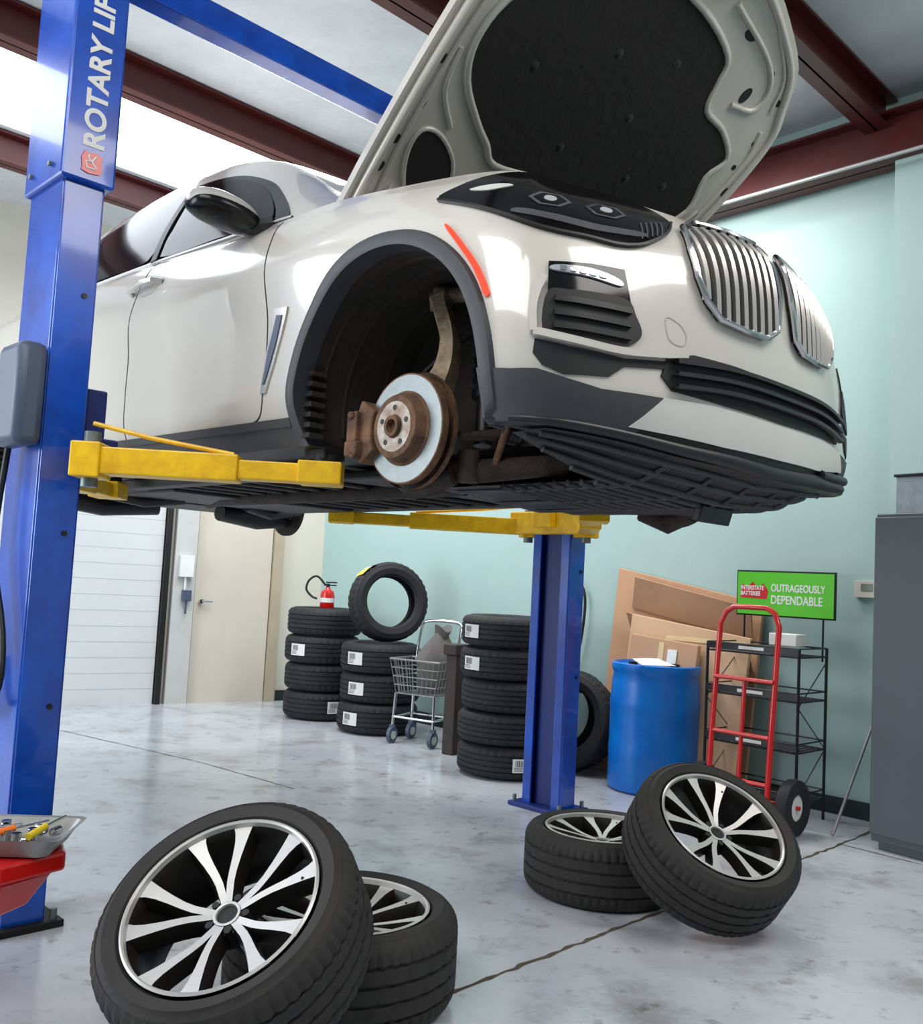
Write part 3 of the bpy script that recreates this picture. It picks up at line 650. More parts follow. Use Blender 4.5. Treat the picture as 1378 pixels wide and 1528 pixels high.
for u,y,a,b_ in [(.50,-.765,.025,.012),(.36,-.775,.018,.014),(.25,-.765,.02,.012),(.66,-.80,.018,.01),(1.18,.53,.035,.022),(1.24,.70,.014,.02),(1.07,.76,.014,.014),(.85,.815,.022,.008),(.62,.80,.02,.008),(1.15,-.52,.03,.02),(1.34,.32,.02,.035),(1.40,.0,.02,.05),(1.34,-.30,.02,.035),(1.30,.55,.012,.02),(.95,.76,.012,.012),(.40,.78,.02,.012)]:
    B=MB();P=[(u+a*cos(q),y+b_*sin(q)) for q in np.linspace(0,2*pi,17)[:-1]];vs=[(p[0],p[1],hz(*p)-.0195) for p in P]+[(p[0],p[1],hz(*p)-.012) for p in P]
    B.add(vs,[tuple(range(16)),tuple(range(16,32))]+[(i,(i+1)%16,16+(i+1)%16,16+i) for i in range(16)]);B.obj('hood_frame_hole',black,hood)
for sg in(1,-1):
    B=MB();B.tube([(.02,sg*.66,-.04),(.12,sg*.68,-.06),(.24,sg*.68,-.03)],.018);B.tube([(.02,sg*.66,-.04),(-.02,sg*.68,-.16)],.016);B.obj('hood_hinge',frame_p,hood)
B=MB();B.tube([(1.36,-.05,-.03),(1.36,-.05,-.07),(1.36,.05,-.07),(1.36,.05,-.03)],.006);B.obj('hood_striker',chrome,hood)
B=MB();B.box((1.42,.05,hz(1.42,.05)-.03),(.03,.10,.01));B.obj('hood_tag',ylab,hood)
# ---------------------------------------------------------------- two-post lift
lift=empty('vehicle_lift',W(-1.265,0,0),yaw,'blue two-post vehicle lift with yellow swing arms','vehicle lift')
def LM(x,s,z): return Vector((x+1.265,-s,z))
def post(s0,sg,ztop,w,d):
    B=MB();t_=.012
    c0=LM(-1.265,s0,0);yo=-sg
    B.box((0,c0.y+yo*d/2,ztop/2),(w,t_,ztop),0)
    for e in(-1,1):
        B.box((e*w/2,c0.y,ztop/2),(t_,d,ztop),0)
        B.box((e*(w/2-.03),c0.y-yo*d/2,ztop/2),(.06,t_,ztop),0)
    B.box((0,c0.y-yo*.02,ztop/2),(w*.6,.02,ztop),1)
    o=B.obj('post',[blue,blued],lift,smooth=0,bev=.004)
    B=MB();B.box((0,c0.y,.012),(.38,.26,.024));B.obj('base_plate',black if sg>0 else blued,o,bev=.003)
    for a in(-1,1):
        for e in(-1,1): B=MB();B.cyl((a*.165,c0.y+e*.10,.02),(a*.165,c0.y+e*.10,.06),.012,n=6);B.obj('anchor_bolt',steel,o)
    for z in(.75,1.35,2.2): B=MB();B.cyl((w/2,c0.y+.03,z),(w/2+.012,c0.y+.03,z),.010,n=8);B.obj('post_bolt',satin,o)
    if sg>0:
        B=MB();B.box((0.01,c0.y,(2.6+3.62)/2),(w+.05,d+.055,3.62-2.6));B.obj('post_extension',blue,o,smooth=0,bev=.01)
        for e in(-1,1): B=MB();B.cyl((e*.09,c0.y-yo*(-d/2-.02),2.66),(e*.09,c0.y-yo*(-d/2-.04),2.66),.010,n=8);B.obj('post_bolt',steel,o)
    return o
pn=post(1.445,1,2.75,.30,.14);pf=post(-1.50,-1,2.75,.27,.13)
B=MB();B.box((0,(-1.445+1.50)/2,3.52),(.10,2.95,.12));B.obj('overhead_beam',blue,lift,smooth=0,bev=.006)
def arm(s0,sg,x0,p1):
    a=LM(x0,s0-sg*.10,1.60);b_=LM(p1[0],p1[1],1.60);d=(b_-a);l=d.length;d.normalize();nrm=Vector((-d.y,d.x,0));Mx=basisM(d,nrm,a)
    B=MB();B.box((l*.3,0,0),(l*.66,.11,.092),0,Mx);B.box((l*.72,0,-.003),(l*.5,.085,.066),0,Mx)
    B.box((0,0,.0),(.10,.14,.12),0,Mx);B.box((l-.02,0,.0),(.15,.14,.078),0,Mx)
    o=B.obj('swing_arm',yellow,lift,smooth=0,bev=.006)
    B=MB();B.cyl(b_+Vector((0,0,.03)),b_+Vector((0,0,.065)),.05);B.obj('lift_pad',black,o)
    B=MB();B.tube([a+Vector((0,0,.13)),a+d*l*.25+Vector((0,0,.09)),a+d*l*.6+Vector((0,0,.05))],.008);B.obj('arm_guard',yellow,o)
    B=MB();B.cyl(a+Vector((0,0,-.09)),a+Vector((0,0,.10)),.028);B.obj('pivot_pin',steel,o)
arm(1.5,1,-.97,(-.43,.80));arm(1.5,1,-1.5,(-2.15,.80));arm(-1.57,-1,-1.05,(-.45,-.75));arm(-1.57,-1,-1.48,(-2.2,-.6))
for s0,sg in((1.5,1),(-1.57,-1)):
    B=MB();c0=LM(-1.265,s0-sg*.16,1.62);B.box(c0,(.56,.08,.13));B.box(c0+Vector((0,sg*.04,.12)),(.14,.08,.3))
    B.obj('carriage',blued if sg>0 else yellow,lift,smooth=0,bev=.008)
B=MB();B.box(LM(-1.19,1.575,1.82),(.22,.10,.36));B.obj('control_box',greyp,pn,bev=.03)
B=MB();B.tube(dens([LM(-1.30,1.56,1.66),LM(-1.33,1.57,1.3),LM(-1.2,1.56,1.0),LM(-1.16,1.57,.82),LM(-1.3,1.57,.74),LM(-1.36,1.56,.9)],4,False),.012);B.obj('power_cable',black,pn)
xf=.30/2+.035+.0015
textmesh('lettering','ROTARY LIFT',.105,basisM((0,0,1),(0,-1,0),LM(-1.265,1.445,2.725)+Vector((xf,.042,0))),white,pn,.001,.003)
ML=basisM((0,0,1),(0,-1,0),LM(-1.265,1.445,2.672)+Vector((xf-.001,0.005,0)))
B=MB();B.prism([(-.036,-.03),(-.02,-.038),(.01,-.033),(.03,-.036),(.04,-.013),(.033,.01),(.038,.028),(.012,.038),(-.02,.033),(-.034,.036),(-.041,.01)],.004);B.obj('logo_patch',red,pn,M=ML)
B=MB();B.tube([(-.022,-.012,.005),(-.022,.018,.005),(0,.022,.005),(.004,0,.005),(.026,-.014,.005)],.0035,n=6);B.tube([(-.018,-.018,.005),(.013,.011,.005),(.025,.013,.005)],.0035,n=6);B.obj('logo_mark',white,pn,M=ML)
# ---------------------------------------------------------------- tires and wheels
def tireprof(R,ri,w,grooves=4):
    h=w/2;a=[(ri+.012,-h+.055),(ri,-h+.045),(ri,-h+.03),(ri+.010,-h+.014),(ri+.016,-h+.004),((ri+R)/2,-h-.006),(R-.040,-h+.002),(R-.028,-h+.008),(R-.026,-h+.006),(R-.012,-h+.020),(R-.004,-h+.036)]
    tread=[];z0=-h+.04;z1=h-.04
    for i in range(grooves):
        c=z0+(z1-z0)*(i+.5)/grooves
        tread+=[(R,c-.006),(R-.008,c-.004),(R-.008,c+.004),(R,c+.006)]
    return a+tread+[(r,-z) for r,z in a[::-1]],len(a),len(tread)
def tiremesh(R,ri,w,nseg=144):
    P,na,nt=tireprof(R,ri,w)
    inner=[(R-.03,w/2-.06),(R-.02,0),(R-.03,-w/2+.06)]
    B=MB()
    def mod(i,j,r):
        if (na-2<=j<=na+1 or na+nt-2<=j<=na+nt+1) and i%3==0: return r-.006
        if na+1<j<na+nt-2 and (i+j)%6==0: return r-.004
        return r
    B.lathe(P+inner,nseg,0,None,True,mod);return B
def rim(parent,R=.256,w=.25):
    h=w/2
    B=MB();B.lathe([(R+.002,h+.006),(R-.004,h+.010),(R-.009,h+.006),(R-.011,h-.008)],80);B.obj('rim_lip',alu,parent,smooth=40)
    B=MB();B.lathe([(R-.011,h-.008),(R-.020,h-.03),(R-.03,-.02),(R-.02,-h+.03),(R,-h+.01),(R+.004,-h+.012),(R-.005,-h+.03),(R-.02,-.02),(R-.005,h-.03)],80,0,closed=True);B.obj('rim_barrel',rimdark,parent,smooth=50)
    zi,zo=h-.050,h-.008
    Rr=R-.010
    for i in range(5):
        a0=2*pi*i/5+pi/2
        B=MB();er=Vector((cos(a0),sin(a0),0));et=Vector((-sin(a0),cos(a0),0))
        for sgn in(1,-1):
            # (radius, lateral offset, half width): one stem at the hub that forks into a Y toward the rim
            st=[(.030,.004,.012),(.060,.009,.0125),(.095,.015,.0130),(.125,.024,.0135),(.165,.039,.0155),(.205,.054,.0195),(.230,.062,.0245),(Rr+.003,.066,.031)]
            vs=[];fs=[];ms=[]
            for (rr,lt,hw) in st:
                z=zi+(zo-zi)*((rr-.03)/(Rr-.03))**1.2
                rad=sqrt(max(rr*rr-lt*lt,0));c=er*rad+et*lt*sgn+Vector((0,0,z));t_=(et-er*sgn*.30).normalized()
                vs+=[c-t_*(hw+.005)+Vector((0,0,-.05)),c-t_*(hw+.0)+Vector((0,0,-.008)),c-t_*(hw-.003),c+t_*(hw-.003),c+t_*(hw+.0)+Vector((0,0,-.008)),c+t_*(hw+.005)+Vector((0,0,-.05))]
            for q in range(len(st)-1):
                for k_ in range(6):
                    k2=(k_+1)%6;fs.append((q*6+k_,q*6+6+k_,q*6+6+k2,q*6+k2));ms.append(0 if k_==2 else 1)
            kk=len(B.v);B.v+=[tuple(a) for a in vs];B.f+=[tuple(x+kk for x in q) for q in fs];B.m+=ms
        B.obj('spoke',[alu,rimdark],parent,smooth=30)
    B=MB();B.lathe([(.026,zi-.02),(.029,zi+.003),(.032,zi+.004),(.036,zi+.003)],60);B.lathe([(.036,zi+.001),(.056,zi-.010),(.06,zi-.06),(.026,zi-.06)],60,1);B.obj('wheel_hub',[alu,rimdark],parent,smooth=35)
    B=MB();B.cyl((0,0,zi-.03),(0,0,zi-.004),.028,n=32);B.obj('center_bore',black,parent)
    for i in range(5):
        a=2*pi*i/5+pi/2+pi/5;B=MB();B.cyl((.050*cos(a),.050*sin(a),zi-.03),(.050*cos(a),.050*sin(a),zi+.002),.010,n=16);B.obj('lug_hole',black,parent)
    B=MB();B.cyl((R-.03,0,h-.03),(R-.05,0,h-.015),.004,n=8);B.obj('valve_stem',black,parent)
w1=empty('alloy_wheel',(0,0,0),0,'silver and black multi-spoke alloy wheel leaning on another wheel','wheel','removed alloy wheels on the floor')
tiremesh(.346,.252,.27,nseg=180).obj('tire',rubber2,w1,smooth=28);rim(w1)
w1.matrix_world=zaxisM((-.246,-.545,.802),(-.526,2.513,.315),.62)
def wcopy(M,label):
    c_=copy_tree(w1);c_.matrix_world=M;c_['label']=label;return c_
wcopy(Matrix.Translation((-.29,2.90,.141))@Matrix.Rotation(.5,4,'Z'),'alloy wheel lying flat under a leaning wheel')
SC=Matrix.Diagonal((.94,.94,.94,1))
wcopy(Matrix.Translation((.665,4.04,.133))@Matrix.Rotation(1.1,4,'Z')@SC,'alloy wheel lying flat beside the blue lift post')
wcopy(zaxisM((.231,-.554,.80),(1.015,3.665,.303),1.0)@SC,'alloy wheel with worn tire leaning on a flat-lying wheel')
t0=tiremesh(.33,.21,.24,nseg=108).obj('tire',rubber,None,smooth=28)
def lab(parent,R,a0,a1,z0,z1,m,name='tire_label'):
    B=MB();vs=[];fs=[];n_=8
    for i in range(n_+1):
        a=a0+(a1-a0)*i/n_
        for z in(z0,z1): vs.append(((R+.003)*cos(a),(R+.003)*sin(a),z))
    for i in range(n_): fs.append((2*i,2*i+2,2*i+3,2*i+1))
    B.add(vs,fs);o=B.obj(name,m,parent)
    if m is label:
        B=MB()
        for q in range(9):
            aa=a0+(a1-a0)*(.12+.05*q+.004*(q%3));rr=R+.0045;dw=.006*(1+q%2)/R*.35
            B.add([(rr*cos(aa),rr*sin(aa),z0+.045),(rr*cos(aa+dw),rr*sin(aa+dw),z0+.045),(rr*cos(aa+dw),rr*sin(aa+dw),z1-.012),(rr*cos(aa),rr*sin(aa),z1-.012)],[(0,1,2,3)])
        for q in range(3):
            zz=z0+.012+q*.011
            B.add([(rr*cos(a0+.03),rr*sin(a0+.03),zz),(rr*cos(a0+.2),rr*sin(a0+.2),zz),(rr*cos(a0+.2),rr*sin(a0+.2),zz+.004),(rr*cos(a0+.03),rr*sin(a0+.03),zz+.004)],[(0,1,2,3)])
        B.obj('barcode',black,o)
    return o
first=True
def stack(cx,cy,nt,w,grp,labels,jit=.012,Rs=1):
    global first
    z=w/2+.006
    for i in range(nt):
        if first: t_=t0;first=False
        else: t_=t0.copy();link(t_)
        t_.location=(cx+random.uniform(-jit,jit),cy+random.uniform(-jit,jit),z);t_.scale=(Rs,Rs,w/.24*.945);t_.rotation_euler=(0,0,random.uniform(0,6))
        rz=t_.rotation_euler[2]
        tag(t_,'black rubber tire'+(' with white paper label' if i in labels else '')+' stacked in a pile','tire',grp)
        if i in labels:
            a=labels[i]-rz;lab(t_,.33,a,a+.45,-.055,.05,label)
        z+=w
stack(-1.165,8.45,4,.24,'tire stack by the door',{0:-1.25,2:-2.35})
stack(-.60,7.86,3,.24,'tire stack beside the cart',{0:-2.45,1:-2.35,2:-2.4})
stack(.385,6.40,5,.208,'tire stack beside the post',{0:-1.5,3:-2.7,4:-2.75},Rs=1.0)
t_=t0.copy();link(t_);t_.matrix_world=zaxisM((.42,-1,.12),(-.57,7.86,.725+.335))@Matrix.Diagonal((1,1,.9,1));tag(t_,'black tire standing upright on a stack, yellow tape','tire')
lab(t_,.33,2.2,2.45,-.11,.11,ylab,'yellow_tape');lab(t_,.331,2.0,2.18,-.11,.11,label,'paper_strip')
t_=t0.copy();link(t_);t_.matrix_world=zaxisM((-.62,-.75,.2),(.86,6.92,.335))@Matrix.Diagonal((1,1,.9,1));tag(t_,'black tire leaning upright against the wall','tire','upright tires behind the post')
t_=t0.copy();link(t_);t_.matrix_world=zaxisM((-.55,-.8,.25),(.84,6.60,.335))@Matrix.Diagonal((1,1,.9,1));tag(t_,'black tire leaning upright against another tire','tire','upright tires behind the post')
# ---------------------------------------------------------------- fire extinguisher
e=empty('fire_extinguisher',(-1.17,8.52,.962),0,'small red fire extinguisher standing on stacked tires','fire extinguisher')
B=MB();B.lathe([(.001,0),(.06,0),(.065,.01),(.065,.11),(.055,.15),(.025,.17),(.02,.185),(.001,.185)],28);B.obj('cylinder',red,e,smooth=40)
B=MB();B.cyl((0,0,.05),(0,0,.09),.0655,n=28);B.obj('paper_label',label,e)
B=MB();B.box((0,0,.20),(.03,.03,.04));B.box((.03,0,.23),(.10,.02,.012));B.box((.03,0,.205),(.09,.02,.01));B.obj('valve_handle',satin,e)
B=MB();B.tube(dens([Vector(a) for a in[(-.02,0,.20),(-.1,-.02,.28),(-.17,-.03,.24),(-.19,-.03,.16),(-.14,-.03,.10),(-.09,-.04,.08)]],5,False),.010);B.obj('hose',black,e,smooth=60)
# ---------------------------------------------------------------- cart
e=empty('wire_cart',(-.22,7.36,0),-.5,'small grey wire basket cart on casters','cart')
B=MB()
def rect(z,a,b_,r=.006): B.tube([(-a,-b_,z),(a,-b_,z),(a,b_,z),(-a,b_,z)],r,0,6,True)
zb,zt=.38,.64
for i in range(5):
    u=i/4;rect(zb+(zt-zb)*u,.17+.05*u,.13+.03*u,.005 if i<4 else .009)
for i in range(10):
    u=-1+2*i/9
    for e2 in(-1,1): B.tube([(u*.17,e2*.13,zb),(u*.22,e2*.16,zt)],.0035,0,5)
    B.tube([(u*.17,-.13,zb),(u*.17,.13,zb)],.0035,0,5)
for i in range(7):
    u=-1+2*i/6
    for e2 in(-1,1): B.tube([(e2*.17,u*.13,zb),(e2*.22,u*.16,zt)],.0035,0,5)
B.obj('basket',hubm,e,smooth=50)
B=MB()
for a in(-1,1):
    for c_ in(-1,1): B.tube([(a*.17,c_*.13,zb),(a*.18,c_*.14,.12)],.012)
rect(.2,.18,.14,.01);B.obj('leg_frame',chrome,e,smooth=50)
B=MB();B.tube(dens([Vector(a) for a in[(-.18,.16,.60),(-.18,.22,.85),(-.14,.25,.93),(.14,.25,.93),(.18,.22,.85),(.18,.16,.60)]],4,False),.013);B.obj('handle',chrome,e,smooth=60)
for a in(-1,1):
    for c_ in(-1,1):
        B=MB();B.cyl((a*.18-.015,c_*.14,.062),(a*.18+.015,c_*.14,.062),.06,n=24);B.cyl((a*.18-.018,c_*.14,.062),(a*.18+.018,c_*.14,.062),.035,1,n=24);B.box((a*.18,c_*.14,.115),(.04,.03,.05));B.obj('caster',[greyp,silver],e,smooth=30)
B=MB()
for i in range(9):
    R0=[.10,.13,.14,.14,.15,.13,.10,.05,.07][i]
    for j in range(16):
        a=2*pi*j/16;R1=R0*(1+.14*sin(3*a+i)+.08*random.uniform(-1,1));B.v.append((R1*cos(a)+.06*i/8,R1*.7*sin(a),i/8*.50+(.03*sin(2*a) if i>6 else 0)))
for i in range(8):
    for j in range(16): B.f.append((i*16+j,i*16+(j+1)%16,i*16+16+(j+1)%16,i*16+16+j));B.m.append(0)
B.f+= [tuple(range(16)),tuple(range(128,144))];B.m+=[0,0]
tag(B.obj('bag',bagm,None,Matrix.Translation((-.16,7.38,.39)),smooth=30),'crumpled grey bag standing in the wire cart','bag')
B=MB();B.box((0,0,.36),(.10,.16,.72));B.box((0,-.02,.76),(.12,.18,.08));tag(B.obj('wooden_stand',mat('dark_wood',(58,46,40),.6,0,.3,8),None,Matrix.Translation((.03,7.0,0))@Matrix.Rotation(-.6,4,'Z'),bev=.01,smooth=0),'narrow dark wooden stand beside the tire stack','stand')
# ---------------------------------------------------------------- barrel
e=empty('barrel',(1.31,6.12,0),0,'blue plastic drum barrel standing by the wall','barrel')
B=MB();B.lathe([(.001,0),(.25,0),(.275,.01),(.285,.04),(.283,.2),(.286,.22),(.286,.27),(.283,.29),(.283,.5),(.286,.52),(.286,.56),(.28,.6),(.278,.68),(.268,.73),(.278,.75),(.283,.77),(.281,.795),(.268,.80),(.26,.78),(.001,.775)],56);B.obj('drum',bplast,e,smooth=40)
for x,y in((.12,0),(-.14,.05)):
    B=MB();B.cyl((x,y,.77),(x,y,.80),.03);B.obj('bung_cap',black,e)
B=MB();B.add([(-.1,-.12,.802),(.12,-.1,.804),(.1,.08,.81),(-.04,.1,.83),(.02,-.02,.84),(-.14,.0,.83)],[(0,1,4),(1,2,4),(2,3,4),(3,5,4),(5,0,4)])
tag(B.obj('rag',white,None,Matrix.Translation((1.27,6.0,0)),smooth=0),'crumpled white paper towel on top of the barrel','rag')
# ---------------------------------------------------------------- cardboard
def onwall(t_,d,z): q=Cn+wb*t_+nb*d;return Vector((q.x,q.y,z))
def sheet(name,t0_,t1_,z0,z1a,z1b,d0,d1,m,label_,th=.03,flap=0):
    B=MB()
    def slab(vs,off):
        vs=vs+[q+nb*off for q in vs];B.add(vs,[(0,1,2,3),(4,7,6,5),(0,4,5,1),(1,5,6,2),(2,6,7,3),(3,7,4,0)])
    slab([onwall(t0_,d0,z0),onwall(t1_,d0,z0),onwall(t1_,d1,z1b),onwall(t0_,d1,z1a)],th)
    if flap:
        a=.80;da=d0+(d1-d0)*a+th
        slab([onwall(t0_+.16,da,z0+(z1a-z0)*a),onwall(t1_-.04,da,z0+(z1b-z0)*a),onwall(t1_-.02,d1+th+.10,z1b-.03),onwall(t0_+.22,d1+th+.10,z1a-.06)],.012)
        slab([onwall(t0_+.2,da+.02,z0+(z1a-z0)*(a-.16)),onwall(t1_-.02,da+.02,z0+(z1b-z0)*(a-.16)),onwall(t1_-.02,da+.10,z0+(z1b-z0)*(a-.02)),onwall(t0_+.18,da+.10,z0+(z1a-z0)*(a-.02))],.010)
    o=B.obj(name,m,smooth=0,bev=.004);tag(o,label_,'cardboard');return o
c1=sheet('cardboard_box',3.76,4.90,.01,1.42,1.22,.20,.02,card,'large flattened brown cardboard box leaning on the wall',flap=1)
c2=sheet('cardboard_box',4.02,4.92,.01,1.10,1.0,.36,.20,card2,'flattened cardboard box leaning on another box',.03)
c3=sheet('cardboard_box',4.08,4.6,.01,.97,.93,.43,.27,card,'flattened cardboard box with a white sticker',.04)
tapem=mat('packing_tape',(212,186,140),.3,0,0)
def lean(d0,d1,z1,th,t_,u,off): return onwall(t_,d0+(d1-d0)*u+th+off,.01+(z1-.01)*u)
for par,d0,d1,z1,th,ta,tb,u0,u1 in((c2,.36,.20,1.05,.03,4.05,4.90,.90,.93),(c3,.43,.27,.95,.04,4.31,4.35,.1,.98)):
    B=MB();B.add([lean(d0,d1,z1,th,ta,u0,.002),lean(d0,d1,z1,th,tb,u0,.002),lean(d0,d1,z1,th,tb,u1,.002),lean(d0,d1,z1,th,ta,u1,.002)],[(0,1,2,3)]);B.obj('packing_tape',tapem,par)
B=MB();M_=basisM(wb,(onwall(4,.27,.95)-onwall(4,.43,.01)).normalized(),onwall(4.42,.334,.84));B.box((0,0,0),(.07,.1,.004),0,M_);B.obj('sticker',label,c3)
# ---------------------------------------------------------------- wire rack + sign
rw,rd=.58,.34
Mr=basisM(wb,-nb,Vector((1.45,5.80,0))+wb*.12)
e=empty('wire_rack',(0,0,0),0,'black wire display rack with four shelves','rack');e.matrix_world=Mr
for x in(0,rw):
    for y in(0,rd): B=MB();B.cyl((x,y,0),(x,y,.98),.009,n=8);B.obj('upright',satin,e)
for z in(.12,.40,.68,.93):
    B=MB()
    for zz in(z,z+.05):B.tube([(0,0,zz),(rw,0,zz),(rw,rd,zz),(0,rd,zz)],.005,0,6,True)
    for i in range(15): B.tube([(rw*i/14,0,z),(rw*i/14,rd,z)],.003,0,5)
    for i in range(9): B.tube([(0,rd*i/8,z),(rw,rd*i/8,z)],.003,0,5)
    B.box((rw/2,-.008,z+.03),(rw,.004,.035));sh=B.obj('shelf',satin,e,smooth=40)
    B=MB();B.box((rw/2,-.012,z+.03),(.16,.003,.018));B.obj('shelf_label',label,sh)
for x in(0,rw):
    P=[]
    for q in range(4): P.append((x,(q%2)*rd,.15+q*.25))
    B=MB();B.tube(P,.004,0,5);B.obj('side_wire',satin,e)
for x in(.04,rw-.03):
    B=MB();B.tube([(x,rd+.01,.9),(x,rd+.01,1.4)],.006);B.obj('sign_pole',satin,e)
sg=empty('advertising_sign',(0,0,0),0,'green battery advertising sign with white lettering','sign')
sg.matrix_world=basisM(wb,(0,0,1),Vector((1.45,5.80,0))+wb*.44-nb*.32+Vector((0,0,1.285)))@Matrix.Diagonal((.86,1,1,1))
B=MB();B.box((0,0,0),(.74,.28,.012));B.obj('sign_border',black,sg)
B=MB();B.box((0,0,.008),(.72,.26,.006));B.obj('sign_panel',green,sg)
textmesh('lettering','OUTRAGEOUSLY',.062,basisM((1,0,0),(0,1,0),(-.10,.015,.0115)),white,sg,.0005,.0015,sx=.83)
textmesh('lettering','DEPENDABLE',.072,basisM((1,0,0),(0,1,0),(-.10,-.06,.0115)),white,sg,.0005,.0015,sx=.88)
textmesh('logo','INTERSTATE',.036,basisM((1,0,0),(.0,1,0),(-.335,.02,.0125)),white,sg,.0005,.001,sx=.9)
textmesh('logo','BATTERIES',.036,basisM((1,0,0),(.0,1,0),(-.335,-.015,.0125)),white,sg,.0005,.001,sx=.9)
B=MB();B.add([(-.34,-.03,.012),(-.13,-.035,.012),(-.12,.02,.012),(-.16,.06,.012),(-.2,.03,.012),(-.24,.07,.012),(-.28,.04,.012),(-.33,.055,.012)],[(0,1,2,3,4,5,6,7)]);B.obj('logo_backing',red,sg)
B=MB();B.box((0,0,.035),(.17,.12,.07));tag(B.obj('small_box',white,None,Mr@Matrix.Translation((.42,.17,.985)),bev=.004),'small white box on the top rack shelf','box')
# ---------------------------------------------------------------- hand truck
e=empty('hand_truck',(0,0,0),0,'red two-wheeled hand truck with black pneumatic wheels','hand truck')
e.matrix_world=basisM(wb,-nb,(1.585,5.24,0))
B=MB();W2=.18
P=[Vector(a) for a in[(-W2,0,.08),(-W2,.03,.5),(-W2,.09,1.10),(-W2+.03,.10,1.17),(-W2+.08,.10,1.20),(W2-.08,.10,1.20),(W2-.03,.10,1.17),(W2,.09,1.10),(W2,.03,.5),(W2,0,.08)]]
B.tube(P,.016,0,10);B.tube([(0,.02,.25),(0,.06,.80)],.012)
for z in(.25,.5,.8): B.tube([(-W2,.04*z+.01,z),(W2,.04*z+.01,z)],.012)
B.tube([(-W2,.0,.15),(-W2,.10,.15)],.014);B.tube([(W2,.0,.15),(W2,.10,.15)],.014);B.cyl((-W2-.14,.10,.15),(W2+.14,.10,.15),.012)
B.obj('frame',red,e,smooth=50)
B=MB();B.box((0,-.09,.02),(.36,.2,.01));B.box((0,.005,.06),(.36,.01,.09));B.obj('toe_plate',red,e)
for a in(-1,1):
    B=MB();x=a*(W2+.10);Mx=Matrix.Translation((x,.10,.15))@Matrix.Rotation(pi/2,4,'Y')
    B.lathe([(.07,-.03),(.11,-.045),(.143,-.03),(.15,0),(.143,.03),(.11,.045),(.07,.03)],36,0,Mx,closed=True);B.lathe([(.001,-.02),(.07,-.02),(.07,.02),(.001,.02)],24,1,Mx);B.obj('wheel',[rubber,white],e,smooth=40)
# ---------------------------------------------------------------- cabinet
e=empty('steel_cabinet',(0,0,0),0,'tall dark grey steel storage cabinet','cabinet')
e.matrix_world=basisM((.60,-.80,0),(.80,.60,0),(2.20,4.95,0))
cw,cd,chh=.92,.5,1.73
B=MB();B.box((cw/2,cd/2,chh/2+.02),(cw,cd,chh-.04));B.box((cw/2,cd/2,.025),(cw-.06,cd-.04,.05));B.obj('body',cabm,e,bev=.004)
for i in(0,1):
    B=MB();B.box((cw*(.25+.5*i),-.011,chh/2+.03),(cw/2-.006,.02,chh-.10));d_=B.obj('door',cabm,e,bev=.003)
    if i:
        B=MB();B.box((cw/2+.05,-.035,.95),(.02,.03,.14));B.obj('handle',chrome,d_)
B=MB();B.box((.0,0,.1),(.25,.2,.2));B.box((0,0,.205),(.27,.22,.015),1)
tag(B.obj('clear_bin',[mat('clear_plastic',(150,160,170),.3,0,.2,20),black],None,e.matrix_world@Matrix.Translation((.2,.15,chh)),bev=.004),'small clear plastic bin with black lid','bin')
B=MB();B.box((0,0,0),(.15,.10,.03));B.box((.0,.01,.016),(.07,.045,.003),1)
tag(B.obj('thermostat',[cream,mat('lcd',(120,130,110),.3,0,0)],None,basisM(wb,(0,0,1),onwall(5.55,.018,1.34)),bev=.004),'small beige wall thermostat with display','thermostat')
B=MB();B.tube([(2.08,5.14,.01),(2.27,5.29,.35),(2.44,5.42,.66)],.009);tag(B.obj('metal_rod',hubm,None,smooth=60),'thin metal rod leaning beside the cabinet','rod')
B=MB();B.tube(dens([onwall(3.3,.03,1.22),onwall(3.40,.05,1.30),onwall(3.46,.05,1.15),onwall(3.42,.05,.8),onwall(3.32,.05,.55),onwall(3.25,.05,.72),onwall(3.36,.05,1.0)],6,False),.011);tag(B.obj('air_hose',black,None,smooth=60),'black air hose hanging in a loop on the wall','hose')
B=MB();B.tube([onwall(3.2,.3,3.83),onwall(8.0,.3,3.83)],.012)
struct(B.obj('trim_%d'%k,mat('conduit',(180,180,178),.4,.5,0)));k+=1
# ---------------------------------------------------------------- red tool stand + tray
e=empty('tool_stand',(-1.33,2.76,0),0,'red shop tool stand beside the blue post','tool stand')
B=MB();B.prism([(-.35,-.17),(.14,-.17),(.25,.0),(.18,.14),(-.35,.14)],.055,0,Matrix.Translation((0,0,.37)))
B.add([(-.35,-.15,.37),(.14,-.15,.37),(.22,.0,.37),(.14,.1,.37),(-.35,.1,.37),(-.35,-.12,.24),(.08,-.12,.25),(.15,.0,.27),(.08,.06,.26),(-.35,.06,.24)],[(0,1,2,3,4),(9,8,7,6,5),(0,5,6,1),(1,6,7,2),(2,7,8,3),(3,8,9,4),(4,9,5,0)]);B.obj('head',red,e,smooth=0,bev=.01)
B=MB();B.box((-.13,-.12,.19),(.34,.05,.38));B.box((-.17,0,.02),(.26,.34,.04));B.obj('column',red,e,smooth=0,bev=.01)
e=empty('tool_tray',(-1.28,2.76,.43),.1,'rectangular stainless tray holding sockets and tools','tray')
B=MB();a_,b_,h_=.20,.13,.05
def rr_(a,b,z,r=.03):
    P=[]
    for cx_,cy_,q0 in((a-r,b-r,0),(-a+r,b-r,90),(-a+r,-b+r,180),(a-r,-b+r,270)):
        for q in range(5): w_=radians(q0+q*22.5);P.append((cx_+r*cos(w_),cy_+r*sin(w_),z))
    return P
R1=rr_(a_*.85,b_*.82,0);R2=rr_(a_,b_,h_);R3=rr_(a_*1.06,b_*1.08,h_+.003);nq=20
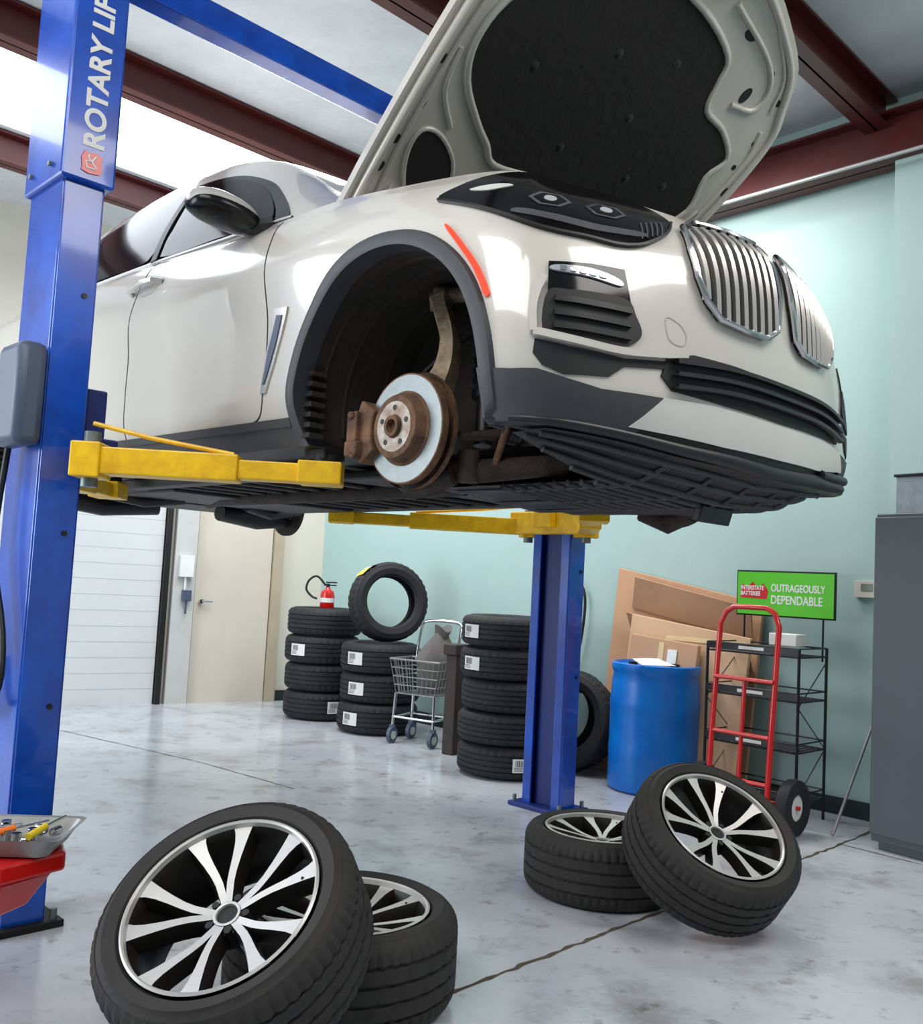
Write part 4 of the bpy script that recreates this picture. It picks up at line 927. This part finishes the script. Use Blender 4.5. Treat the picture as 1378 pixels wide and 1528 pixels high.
B.add(R1+R2+R3,[tuple(range(nq))]+[(i,(i+1)%nq,nq+(i+1)%nq,nq+i) for i in range(nq)]+[(nq+i,nq+(i+1)%nq,2*nq+(i+1)%nq,2*nq+i) for i in range(nq)]);B.obj('pan',hubm,e,smooth=30)
s0=None
for i in range(22):
    if s0 is None:
        B=MB();B.lathe([(.008,.0),(.013,.0),(.014,.03),(.009,.03),(.008,0)],16);s0=B.obj('socket',chrome);q=s0
    else: q=s0.copy();link(q)
    q.location=(-1.28+random.uniform(-.14,.14),2.76+random.uniform(-.08,.08),.446+random.uniform(0,.02));q.rotation_euler=(random.choice([0,1.57]),0,random.uniform(0,3))
    tag(q,'small chrome socket lying in the metal tray','socket','sockets in the tray')
for j,(m_,a) in enumerate([(red,.5),(mat('orange_handle',(240,120,30),.4,0,0),.9),(mat('yellow_handle',(230,200,40),.4,0,0),1.4)]):
    e=empty('screwdriver',(-1.30+.075*j,2.71+.03*j,.478),a,'screwdriver with coloured handle lying in the tray','screwdriver')
    B=MB();B.cyl((-.08,0,0),(0,0,.01),.010,n=12);B.obj('handle',m_,e);B=MB();B.cyl((0,0,.01),(.10,0,.016),.004,n=8);B.obj('shaft',chrome,e)
# ---------------------------------------------------------------- lights
def area(name,loc,target,sx,sy,e_,col=(1,1,1)):
    l=bpy.data.lights.new(name,'AREA');l.shape='RECTANGLE';l.size=sx;l.size_y=sy;l.energy=e_;l.color=col
    o=link(bpy.data.objects.new(name,l));o.location=loc;o.rotation_euler=(Vector(target)-Vector(loc)).to_track_quat('-Z','Y').to_euler();return o
area('ceiling_light',(-1.3,6.9,4.0),(-.9,6.9,0),3,1.2,130,(.96,.97,1))
area('ceiling_light',(.9,5.9,3.95),(1.3,6.3,1.0),1.4,.5,55,(1,.99,.96))
area('ceiling_light',(2.6,2.0,4.0),(1.6,3.2,0),2.5,1.2,80,(1,.97,.93))
area('ceiling_light',(-1.5,.5,4.0),(-.6,2.5,.3),3,1.5,100,(1,.98,.95))
area('door_daylight',(-5.5,3.0,2.2),(0,4.5,1.2),3,2.6,195,(.88,.94,1))
w=bpy.data.worlds.new('world');S.world=w;w.use_nodes=True;w.node_tree.nodes['Background'].inputs[0].default_value=(.87,.92,1,1);w.node_tree.nodes['Background'].inputs[1].default_value=.56
S.view_settings.view_transform='Standard'
